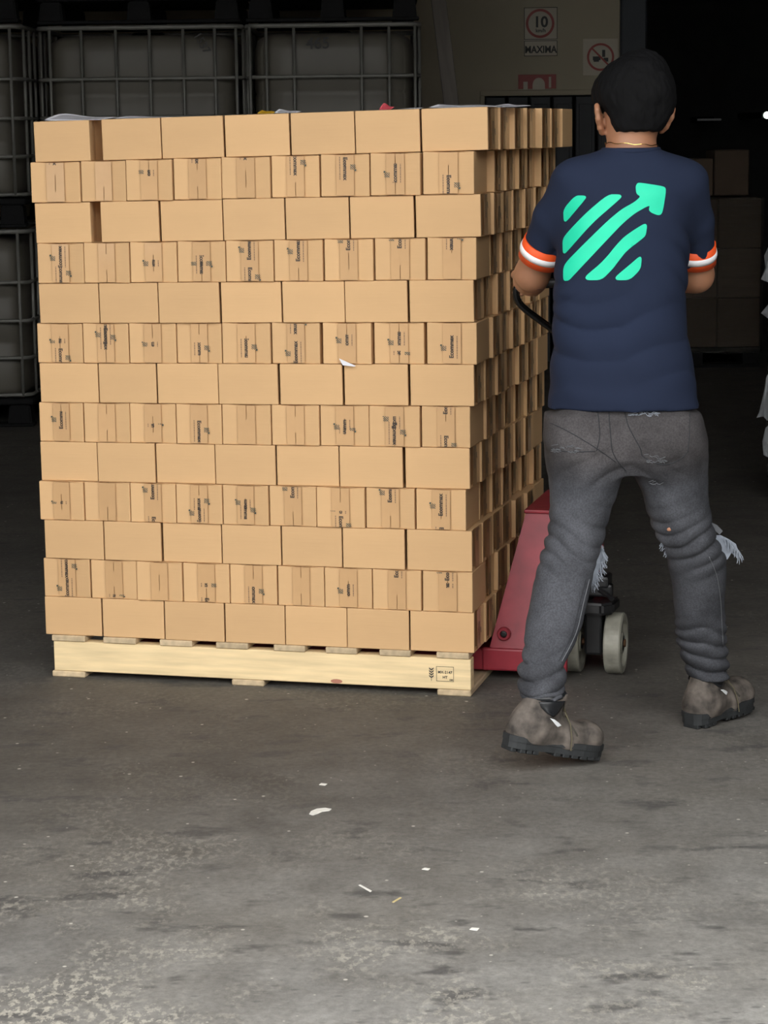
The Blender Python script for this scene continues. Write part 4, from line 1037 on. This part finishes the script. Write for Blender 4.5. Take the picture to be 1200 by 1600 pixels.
# --- boots, modelled along +x (heel at 0, toe at .29), then placed
def boot(toe_px, heel_px, toeY, heelY, lift, toe_lift, mirror, side):
    tp = at(toe_px[0], toe_px[1], toeY); hp = at(heel_px[0], heel_px[1], heelY)
    tp.z = toe_lift; hp.z = lift
    d = (tp-hp); L_ = d.length; xx = d.normalized(); yy = Vector((0, 0, 1)).cross(xx).normalized(); zz = xx.cross(yy)
    Mx = Matrix((xx, yy, zz)).transposed().to_4x4(); Mx.translation = hp
    k = L_/0.29
    Mx = Mx @ Matrix.Diagonal((k, 1, 1, 1))
    F_ = Field((-0.02, -0.075, 0.0), (0.32, 0.075, 0.19), 0.0038)
    F_.cap((0.070, 0, 0.060), (0.100, 0, 0.145), 0.047, 0.045, 0.02, sq=(0.82, 1.12, 1))
    F_.cap((0.048, 0, 0.048), (0.052, 0, 0.070), 0.044, 0.040, 0.02)
    F_.cap((0.09, 0, 0.055), (0.16, 0, 0.045), 0.044, 0.040, 0.03)
    F_.cap((0.17, 0, 0.040), (0.215, 0.003, 0.040), 0.046, 0.045, 0.025)
    F_.ell((0.236, 0.003, 0.050), (0.050, 0.050, 0.042), 0.015)
    F_.cut((0.08, 0, 0.142), (-0.22, 0, 1)); F_.cut((0, 0, 0.022), (0, 0, -1))
    F_.disp(lambda X, Y, Z: 0.0022*vnoise(X, Y, Z, 25, 25, 25, 20+side)+0.0035*np.exp(-((X-0.175)/0.03)**2)*vnoise(X, Y, Z, 70, 8, 20, 21)+0.003*np.exp(-((Z-0.12)/0.02)**2)*vnoise(X, Y, Z, 12, 12, 60, 23))
    up, bv = F_.mesh('boot', M_leather, person, relax=1)
    up.matrix_local = Mx
    # sole outline with cleats
    def hwid(x):
        return float(np.interp(x, [0, .012, .035, .08, .12, .17, .21, .25, .275, .290], [.012, .030, .038, .037, .038, .046, .050, .044, .028, .008]))
    xs2 = [0.001+0.288*(1-math.cos(PI*i/22))/2 for i in range(23)]
    out = [(x, -hwid(x)) for x in xs2]+[(x, hwid(x)) for x in xs2[::-1]]
    bm = bmesh.new(); prism(bm, out, 'z', 0.010, 0.026); prism(bm, [(0.145+(p[0]-0.145)*1.012, p[1]*1.06) for p in out], 'z', 0.0262, 0.040); obj('sole', bm, M_sole, up)
    bm = bmesh.new()
    for q_ in range(4): box(bm, 0.006+q_*0.0195, 0.022+q_*0.0195, -0.036+0.012*(q_ == 0), 0.036-0.012*(q_ == 0), 0.0, 0.012, bev=0.002)
    for q_ in range(6): box(bm, 0.125+q_*0.0245, 0.145+q_*0.0245, -hwid(0.135+q_*0.0245)*0.97, hwid(0.135+q_*0.0245)*0.97, 0.002, 0.012, bev=0.002)
    obj('tread', bm, M_sole, up)
    # padded collar
    bm = bmesh.new(); P = [(0.092+0.046*math.cos(t), 0.035*math.sin(t), 0.141+0.010*math.cos(t)) for t in [2*PI*i/28 for i in range(28)]]
    tube(bm, P, 0.0095, 10, closed=True); 
    obj('collar_pad', bm, M_collar, up, smooth=True)
    # pad panel hanging at the ankle on the outer side, reflective flash, laces
    def onside(x, z, sgn, off=0.001):
        h_ = bv.ray_cast(Vector((x, sgn*0.2, z)), Vector((0, -sgn, 0)))
        return None if h_[0] is None else h_[0]+Vector((0, sgn*off, 0))
    for sgn in (-1, 1):
        def sheet(poly, m_, nm, off):
            P = [onside(x, z, sgn, off) for x, z in poly]
            if None in P: return
            bm = bmesh.new(); c = sum(P, Vector())/len(P); c2 = onside(c.x, c.z, sgn, off) or c
            V = [bm.verts.new(p) for p in P]; cv = bm.verts.new(c2)
            for i in range(len(V)): bm.faces.new((V[i], V[(i+1) % len(V)], cv))
            bmesh.ops.subdivide_edges(bm, edges=bm.edges[:], cuts=3, use_grid_fill=True)
            for v in bm.verts:
                q3 = onside(v.co.x, v.co.z, sgn, off)
                if q3: v.co = q3
            bmesh.ops.solidify(bm, geom=bm.faces[:], thickness=0.001); bmesh.ops.recalc_face_normals(bm, faces=bm.faces[:]); obj(nm, bm, m_, up, smooth=True)
        sheet([(0.052, 0.128), (0.058, 0.116), (0.074, 0.104), (0.094, 0.098), (0.110, 0.106), (0.124, 0.122), (0.128, 0.138), (0.092, 0.136)], M_collar, 'ankle_pad', 0.0035)
        sheet([(0.084, 0.094), (0.098, 0.092), (0.118, 0.084), (0.128, 0.078), (0.114, 0.074), (0.104, 0.080)], M_patch, 'reflective_flash', 0.0022)
        bm = bmesh.new(); P = []
        for i in range(12):
            x = 0.128+0.05*i/11; z = 0.132-0.072*i/11; q2 = onside(x, z*0.97, sgn, 0.002)
            if q2: P.append(q2)
        if len(P) > 3: tube(bm, P, 0.0022, 6); obj('lace', bm, M_lace, up)
        else: bm.free()
    bm = bmesh.new()
    for i in range(6):
        x = 0.128+0.010*i; z = 0.142-0.014*i
        tube(bm, [(x-0.006, -0.022, z), (x, 0, z+0.010), (x-0.006, 0.022, z)], 0.0022, 6)
    obj('lace', bm, M_lacey, up)
    bm = bmesh.new(); tube(bm, [(0.135, -0.034, 0.11), (0.150, -0.046, 0.085), (0.158, -0.053, 0.05), (0.160, -0.055, 0.022)], 0.0015, 6); obj('lace_end', bm, M_lacey, up)
    return up
boot((935, 1170), (787, 1160), 5.385, 5.255, 0.064, 0.0, 1, 0)
boot((1168, 1112), (1077, 1130), 5.84, 5.66, 0.0, 0.010, 1, 1)
# necklace
bm = bmesh.new(); P = []
for k in range(48):
    a = 2*PI*k/48; rx, ry = 0.0635, 0.0625
    P.append((nb[0]+0.003+rx*math.cos(a), 5.53+ry*math.sin(a), at(985, 225, BY).z-0.004*math.cos(a)*1.0+0.0015*math.sin(9*a)-0.02*max(math.sin(a), 0)))
tube(bm, P, 0.0011, 6, closed=True); obj('necklace', bm, M_gold, person)

# ------------------------------------------------------------------ stacked liquid totes
def tube_mesh(pts, r_, m_, n=8, closed=False):
    bm = bmesh.new(); tube(bm, pts, r_, n, closed=closed); return mesh_of('cage_bar', bm, m_, True)
def make_tote(name, w, d, label, fr, h=1.04):
    t = empty(name); tag(t, label, 'tank', 'stacked liquid totes')
    hw, hd_ = w/2, d/2
    bm = bmesh.new(); box(bm, -hw, hw, -hd_, hd_, 0.115, 0.150, bev=0.012, seg=2); p = obj('base_pallet', bm, M_palblk, t)
    for ya in (-hd_, hd_-0.1):
        bm = bmesh.new(); box(bm, -hw, hw, ya, ya+0.1, 0, 0.018, bev=0.004); obj('skid', bm, M_palblk, p)
    for i, x in enumerate((-hw+0.075, 0, hw-0.075)):
        for y in (-hd_+0.07, hd_-0.07):
            bm = bmesh.new(); prism(bm, [(x-0.065, 0.0), (x+0.065, 0.0), (x+0.055, 0.116), (x-0.055, 0.116)], 'y', y-0.06, y+0.06, bev=0.008)
            lathe(bm, [(0.014, 0), (0.014, 0.004)], 12, Matrix.Translation((x, y-0.062, 0.05)) @ Matrix.Rotation(PI/2, 4, 'X')); obj('foot', bm, M_palblk, p)
    # blow-moulded bottle with rounded corners and recessed panels
    bm = bmesh.new(); n_ = 44; rings = []
    for z, inset in ((0.155, 0.10), (0.165, 0.045), (0.20, 0.028), (0.42, 0.028), (0.435, 0.036), (0.45, 0.028), (0.66, 0.028), (0.675, 0.036), (0.69, 0.028), (0.90, 0.028), (0.955, 0.045), (0.985, 0.09), (0.992, 0.16)):
        row = []
        for k in range(n_*4):
            a = 2*PI*k/(n_*4); ca, sa = math.cos(a), math.sin(a); e_ = 0.28
            x = math.copysign(abs(ca)**e_, ca)*(hw-inset); y = math.copysign(abs(sa)**e_, sa)*(hd_-inset)
            f = 0.007*(0.5+0.5*math.cos(x*2*PI/0.17))*(1 if 0.2 <= z <= 0.9 else 0)
            if abs(y) > (hd_-inset)*0.93: y -= math.copysign(f, y)
            row.append(bm.verts.new((x, y, z)))
        rings.append(row)
    for i in range(len(rings)-1):
        A_, B_ = rings[i], rings[i+1]
        for k in range(n_*4): bm.faces.new((A_[k], A_[(k+1) % (n_*4)], B_[(k+1) % (n_*4)], B_[k]))
    bm.faces.new(rings[0][::-1]); bm.faces.new(rings[-1]); obj('bottle', bm, M_bottle, t, smooth=True)
    bm = bmesh.new(); lathe(bm, [(0.09, 0.99), (0.09, 1.012), (0.08, 1.018)], 24); obj('cap', bm, M_palblk, t)
    def ringpts(z, r_=0.06):
        P = []
        for cx_, cy_, a0 in ((hw-r_, hd_-r_, 0), (-hw+r_, hd_-r_, PI/2), (-hw+r_, -hd_+r_, PI), (hw-r_, -hd_+r_, 3*PI/2)):
            for k in range(5): a = a0+PI/2*k/4; P.append((cx_+r_*math.cos(a), cy_+r_*math.sin(a), z))
        return P
    for z in (0.17, 0.365, 0.56, 0.76, 1.025):
        link('cage_bar', tube_mesh(ringpts(z), 0.0105 if z < 1 else 0.013, M_cage, 8, True), t)
    vb = tube_mesh([(0, 0, 0.16), (0, 0, 1.02)], 0.0085, M_cage)
    ny = 6
    for f_ in fr:
        x = -hw+w*f_
        for y in (-hd_-0.002, hd_+0.002): link('cage_bar', vb, t, (x, y, 0))
    for i in range(ny):
        y = -hd_+0.12+(d-0.24)*i/(ny-1)
        for x in (-hw-0.002, hw+0.002): link('cage_bar', vb, t, (x, y, 0))
    return t
def copy_tree(o, parent=None):
    c = o.copy(); COL.objects.link(c); c.parent = parent
    for ch in list(o.children): copy_tree(ch, c)
    return c
TY = 12.25
x0 = at(58, 100, TY).x; x1 = at(379, 100, TY).x; x2 = at(384, 100, TY).x; x3 = at(657, 100, TY).x
tA = make_tote('liquid_tote', x1-x0-0.01, 1.0, '', (.06,.215,.385,.55,.715,.87,.975))
tB = make_tote('liquid_tote', x3-x2-0.01, 1.15, '', (.02,.115,.275,.665,.825,.975))
xl1 = at(49, 100, 12.25).x-0.012
tC = make_tote('liquid_tote', 1.0, 1.15, '', (.05,.23,.41,.59,.77,.95))
H1 = 1.046
lev = ['on the floor', 'in the middle tier', 'in the top tier']
def stack(proto, x, y, where, zs, first):
    for i in zs:
        o = proto if first else copy_tree(proto); first = False
        o.location = (x, y, i*H1)
        o['label'] = f'caged liquid tote {lev[i]}, {where}'
        if i == 1: yield o
mA = list(stack(tA, (x0+x1)/2, TY+0.5, 'behind the left half of the carton stack', (0, 1, 2), True))[0]
mB = list(stack(tB, (x2+x3)/2, TY+0.575, 'nearest the cream wall', (0, 1, 2), True))[0]
list(stack(tC, xl1-0.5, 11.95+0.575, 'at the left frame edge', (0, 1, 2), True))
def scrawl(parent, s, px, py, size, rot, Y):
    vs2, fs = text_mesh(s, size, 0.012); bm = bmesh.new(); P = at(px, py, Y)-Vector(parent.location)
    c_, s_ = math.cos(rot), math.sin(rot)
    flat_on(bm, vs2, fs, lambda x, y: (P.x+x*c_-y*s_, -parent_d[parent.name]-0.0+0.014, P.z+x*s_+y*c_))
    obj('handwritten_number', bm, M_signk, parent)
parent_d = {mA.name: 0.5-0.011, mB.name: 0.575-0.011}
scrawl(mB, '465', 497, 76, 0.085, 0.02, TY+0.03); scrawl(mA, '1537', 311, 70, 0.058, -1.05, TY+0.03)

# leaning plank
bm = bmesh.new(); p0 = at(708, 185, 12.9); p1 = at(684, -10, 12.9); dv = (p1-p0); k0 = -p0.z/dv.z
b0 = p0+dv*k0; b1 = p0+dv*1.6; b1.y += 0.0
ax = (b1-b0).normalized(); q = Vector((0, 0, 1)).rotation_difference(ax).to_matrix().to_4x4()
box(bm, -0.042, 0.042, -0.02, 0.02, 0.006, (b1-b0).length, bev=0.004); o = obj('leaning_plank', bm, M_beam); o.matrix_world = Matrix.Translation(b0) @ q
tag(o, 'dark plank leaning between the right-hand tote column and the cream wall', 'plank')

# ------------------------------------------------------------------ wall signs
def sign(name, px0, px1, py0, py1, label, m_, tilt=0.01):
    a = at(px0, py1, WY-0.012); b = at(px1, py0, WY-0.012); e_ = empty(name, ((a.x+b.x)/2, WY-0.001, (a.z+b.z)/2)); e_.rotation_euler = (0, 0, 0)
    w_, h_ = b.x-a.x, b.z-a.z; tag(e_, label, 'sign')
    bm = bmesh.new(); box(bm, -w_/2, w_/2, -0.006, 0, -h_/2, h_/2, bev=0.001); obj('plate', bm, m_, e_)
    return e_, w_, h_
def put_text(e_, s, x, z, size, m_, nm='lettering', sx=1.0, bold=0.03):
    vs2, fs = text_mesh(s, size, bold); bm = bmesh.new(); flat_on(bm, vs2, fs, lambda a, b: (x+a*sx, -0.0075, z+b)); obj(nm, bm, m_, e_)
def ringm(e_, x, z, r1, r2, m_, nm):
    bm = bmesh.new(); lathe_pts = 40
    A_ = [bm.verts.new((x+r1*math.cos(2*PI*k/40), -0.0073, z+r1*math.sin(2*PI*k/40))) for k in range(40)]; B_ = [bm.verts.new((x+r2*math.cos(2*PI*k/40), -0.0073, z+r2*math.sin(2*PI*k/40))) for k in range(40)]
    for k in range(40): bm.faces.new((A_[k], A_[(k+1) % 40], B_[(k+1) % 40], B_[k]))
    obj(nm, bm, m_, e_)
def frame(e_, w_, h_, t, m_, zc=0.0):
    bm = bmesh.new()
    for a, b, c, d in ((-w_/2, w_/2, -h_/2, -h_/2+t), (-w_/2, w_/2, h_/2-t, h_/2), (-w_/2, -w_/2+t, -h_/2, h_/2), (w_/2-t, w_/2, -h_/2, h_/2)):
        V = [bm.verts.new(p) for p in ((a, -0.0072, c+zc), (b, -0.0072, c+zc), (b, -0.0072, d+zc), (a, -0.0072, d+zc))]; bm.faces.new(V)
    obj('border', bm, m_, e_)
e_, w_, h_ = sign('speed_sign', 819, 871, 11, 88, 'square speed limit sign reading 10 with MAXIMA below', M_signw)
frame(e_, w_, h_*0.66, 0.004, M_signk, h_*0.17); frame(e_, w_, h_*0.32, 0.004, M_signk, -h_*0.34)
ringm(e_, -0.004, h_*0.17, 0.092, 0.076, M_signr, 'red_ring'); put_text(e_, '10', 0.0, h_*0.17-0.022, 0.095, M_signk); put_text(e_, 'km/h', 0.0, h_*0.17-0.055, 0.032, M_signk); put_text(e_, 'MAXIMA', 0, -h_*0.34-0.028, 0.062, M_signk, sx=0.86)
e_, w_, h_ = sign('no_smoking_sign', 911, 966, 60, 118, 'prohibition sign with a red ring beside the man\'s head', M_signw)
ringm(e_, -0.0, 0.0, 0.088, 0.074, M_signr, 'red_ring')
bm = bmesh.new()
for rr4 in ((-0.055, 0.055),):
    V = [bm.verts.new(p) for p in ((-0.058, -0.0076, 0.05), (-0.05, -0.0076, 0.058), (0.058, -0.0076, -0.05), (0.05, -0.0076, -0.058))]; bm.faces.new(V)
obj('red_bar', bm, M_signr, e_)
bm = bmesh.new()
for a, b, c, d in ((-0.05, 0.0, -0.02, 0.004), (-0.045, -0.01, -0.03, -0.02), (0.01, 0.03, 0.0, 0.045), (0.02, 0.05, -0.03, -0.005)):
    V = [bm.verts.new(p) for p in ((a, -0.0074, c), (b, -0.0074, c), (b, -0.0074, d), (a, -0.0074, d))]; bm.faces.new(V)
obj('pictogram', bm, M_signk, e_)
e_, w_, h_ = sign('fire_equipment_sign', 810, 869, 116, 139, 'red wall sign with a white pictogram above the dark gate', M_signr)
bm = bmesh.new()
for a, b, c, d in ((-0.09, -0.062, -0.05, 0.0), (0.075, 0.09, -0.04, 0.03)):
    V = [bm.verts.new(p) for p in ((a, -0.0074, c), (b, -0.0074, c), (b, -0.0074, d), (a, -0.0074, d))]; bm.faces.new(V)
V = [bm.verts.new((0.01+0.04*math.cos(PI*k/8), -0.0074, -0.02+0.045*math.sin(PI*k/8))) for k in range(9)]+[bm.verts.new((-0.03, -0.0074, -0.05)), bm.verts.new((0.05, -0.0074, -0.05))]; bm.faces.new(V)
obj('pictogram', bm, M_signw, e_)
ringm(e_, 0.01, -0.018, 0.028, 0.018, M_signr, 'inner_ring')

# ------------------------------------------------------------------ wrapped loads in the dark at the right
def load(x, y, w_, d_, h_, nx, nz, label, flaps=False, z0=0.0, film=True, rz=0.0):
    e_ = empty('wrapped_pallet_load', (x, y, z0), rz); tag(e_, label, 'wrapped load')
    pt = obj('pallet_base', (lambda b: (box(b, -w_/2, w_/2, -d_/2, d_/2, 0.1, 0.13, bev=0.005), [box(b, cx_-0.05, cx_+0.05, -d_/2, d_/2, 0.02, 0.1, bev=0.004) for cx_ in (-w_/2+0.06, 0, w_/2-0.06)], box(b, -w_/2, w_/2, -d_/2, -d_/2+0.1, 0, 0.02), b)[-1])(bmesh.new()), M_palblk, e_)
    cw = w_/nx; chh = (h_-0.13)/nz
    base = None
    for i in range(nx):
        for k in range(nz):
            for j, yy_ in enumerate((-d_/2, 0)):
                if base is None:
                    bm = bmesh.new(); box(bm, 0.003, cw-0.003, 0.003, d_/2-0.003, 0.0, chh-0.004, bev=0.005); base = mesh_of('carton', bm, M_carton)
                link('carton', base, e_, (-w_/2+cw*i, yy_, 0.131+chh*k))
    if film:
        bm = bmesh.new(); g_ = 0.012; N_ = 18
        P = [(-w_/2-g_, -d_/2-g_), (w_/2+g_, -d_/2-g_), (w_/2+g_, d_/2+g_), (-w_/2-g_, d_/2+g_)]
        rings = []; rr = random.Random(int(x*100))
        for k in range(N_+1):
            z = 0.10+(h_-0.09)*k/N_; row = []
            for i in range(4):
                a, b = P[i], P[(i+1) % 4]
                for q in range(8): t = q/8; o_ = rr.uniform(-0.004, 0.004); row.append(bm.verts.new((a[0]*(1-t)+b[0]*t+o_, a[1]*(1-t)+b[1]*t+o_, z+0.01*math.sin(t*6+k))))
            rings.append(row)
        for k in range(N_):
            for q in range(32): bm.faces.new((rings[k][q], rings[k][(q+1) % 32], rings[k+1][(q+1) % 32], rings[k+1][q]))
        obj('stretch_wrap', bm, M_film, e_, smooth=True)
    return e_
wx1 = at(1188, 500, 14.5).x; wx0 = at(985, 500, 14.5).x
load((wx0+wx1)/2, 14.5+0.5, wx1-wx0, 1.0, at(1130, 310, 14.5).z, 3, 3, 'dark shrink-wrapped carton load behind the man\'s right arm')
e2 = empty('pallet_of_cartons', (0, 0, 0)); COL.objects.unlink(e2); bpy.data.objects.remove(e2)
topz = at(1130, 310, 14.5).z
kq = 0
for (a, b, yt, yb) in ((1118, 1172, 238, 309), (1060, 1116, 252, 309)):
    xa, xb = at(a, 300, 14.6).x, at(b, 300, 14.6).x; hz = at(a, yt, 14.6).z-topz
    bm = bmesh.new(); box(bm, 0, xb-xa, 0, 0.4, 0, hz, bev=0.006); box(bm, (xb-xa)/2-0.025, (xb-xa)/2+0.025, -0.001, 0.4, hz-0.0005, hz+0.0008)
    o = obj('loose_carton', bm, M_carton); o.location = (xa, 14.65, topz+0.013); tag(o, ('brown carton standing on the right of the dark wrapped load', 'brown carton on the wrapped load, partly behind the man\'s shoulder')[kq], 'box'); kq += 1
nx0 = at(1196, 500, 9.2).x; ra = -0.165
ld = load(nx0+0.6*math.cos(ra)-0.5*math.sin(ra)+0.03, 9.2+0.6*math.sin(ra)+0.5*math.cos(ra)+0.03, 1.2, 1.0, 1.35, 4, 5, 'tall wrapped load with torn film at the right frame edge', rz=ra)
def film_flap(poly, Y, seed):
    rr = random.Random(seed); bm = bmesh.new(); iv = Matrix.Rotation(-ra, 3, 'Z'); pts = [iv @ (at(x, y, Y)-Vector(ld.location)) for x, y in poly]
    c = sum(pts, Vector())/len(pts); V = [bm.verts.new(p+Vector((0, rr.uniform(-0.02, 0.02), 0))) for p in pts]; cv = bm.verts.new(c+Vector((0, -0.03, 0)))
    for i in range(len(V)): bm.faces.new((V[i], V[(i+1) % len(V)], cv))
    bmesh.ops.subdivide_edges(bm, edges=bm.edges[:], cuts=2, use_grid_fill=True); 
    for v in bm.verts: v.co += Vector((0, rr.uniform(-0.006, 0.006), 0))
    bmesh.ops.solidify(bm, geom=bm.faces[:], thickness=0.001)
    obj('torn_film', bm, M_filmw, ld)
film_flap([(1205,375),(1194,400),(1196,418),(1189,436),(1197,440),(1205,442)], 9.18, 1)
film_flap([(1205,470),(1189,490),(1198,496),(1205,498)], 9.18, 2)
film_flap([(1205,575),(1197,590),(1194,610),(1186,645),(1182,653),(1193,650),(1198,656),(1205,657)], 9.17, 3)
film_flap([(1205,660),(1196,668),(1191,690),(1193,710),(1205,716)], 9.17, 4)
# small lamps far inside
for px, py, Y, r_, lab in ((1198, 180, 22.5, 0.035, 'small round lamp glowing at the right frame edge'), (1108, 187, 23.0, 0.02, 'faint strip lamp far back in the dark')):
    p = at(px, py, Y); e_ = empty('wall_lamp', (p.x, p.y, p.z)); tag(e_, lab, 'lamp')
    bm = bmesh.new()
    if r_ > 0.03: lathe(bm, [(0.01, 0), (r_, 0.01), (r_, 0.03), (0.01, 0.05)], 16, Matrix.Rotation(PI/2, 4, 'X'))
    else: box(bm, -0.12, 0.12, -0.02, 0.0, -0.01, 0.01, bev=0.004)
    obj('lamp_cover', bm, M_lamp if r_ > 0.03 else mat('dim_lamp', (0.12, 0.12, 0.12), 0.4, emit=((1, 1, 1), 0.003)), e_)
    bm = bmesh.new(); box(bm, -0.05, 0.05, 0.001, 24-Y-0.001, -0.03, 0.03, bev=0.004); obj('lamp_bracket', bm, M_palblk, e_)

# ------------------------------------------------------------------ litter on the floor
def bit(name, px, py, pts, m_, label, sc_=0.0016, th=0.0015, curl=0.004):
    g_ = ground(px, py); bm = bmesh.new()
    P = [((a-px)*sc_, -(b-py)*sc_*1.9) for a, b in pts]
    prism(bm, P, 'z', 0.0002, th); o = obj(name, bm, m_); o.location = g_; tag(o, label, 'litter')
M_chip = mat('white_chip', (0.72, 0.70, 0.64), 0.8, noise=(60, 0.1))
bit('plaster_scrap', 498, 1268, [(485,1275),(487,1268),(495,1262),(507,1260),(516,1263),(513,1267),(503,1269),(497,1274),(490,1278)], M_chip, 'white curved scrap on the floor in front of the pallet')
bit('wood_splinter', 570, 1389, [(562,1382),(564,1381),(579,1394),(577,1396)], M_chip, 'thin white splinter on the foreground floor')
bit('straw_bit', 620, 1406, [(614,1411),(616,1412),(626,1403),(624,1402)], mat('straw', (0.55, 0.45, 0.22), 0.8), 'short yellowish straw bit on the foreground floor')
bit('paper_fleck', 505, 1226, [(499,1227),(502,1223),(511,1225),(508,1229)], M_chip, 'tiny white fleck above the curved scrap')
bit('paper_fleck', 740, 1452, [(735,1453),(738,1450),(747,1451),(744,1455)], M_chip, 'tiny white fleck low on the foreground floor')
bit('paper_fleck', 665, 1358, [(660,1359),(664,1356),(671,1358),(668,1361)], M_chip, 'tiny white fleck right of the splinter')
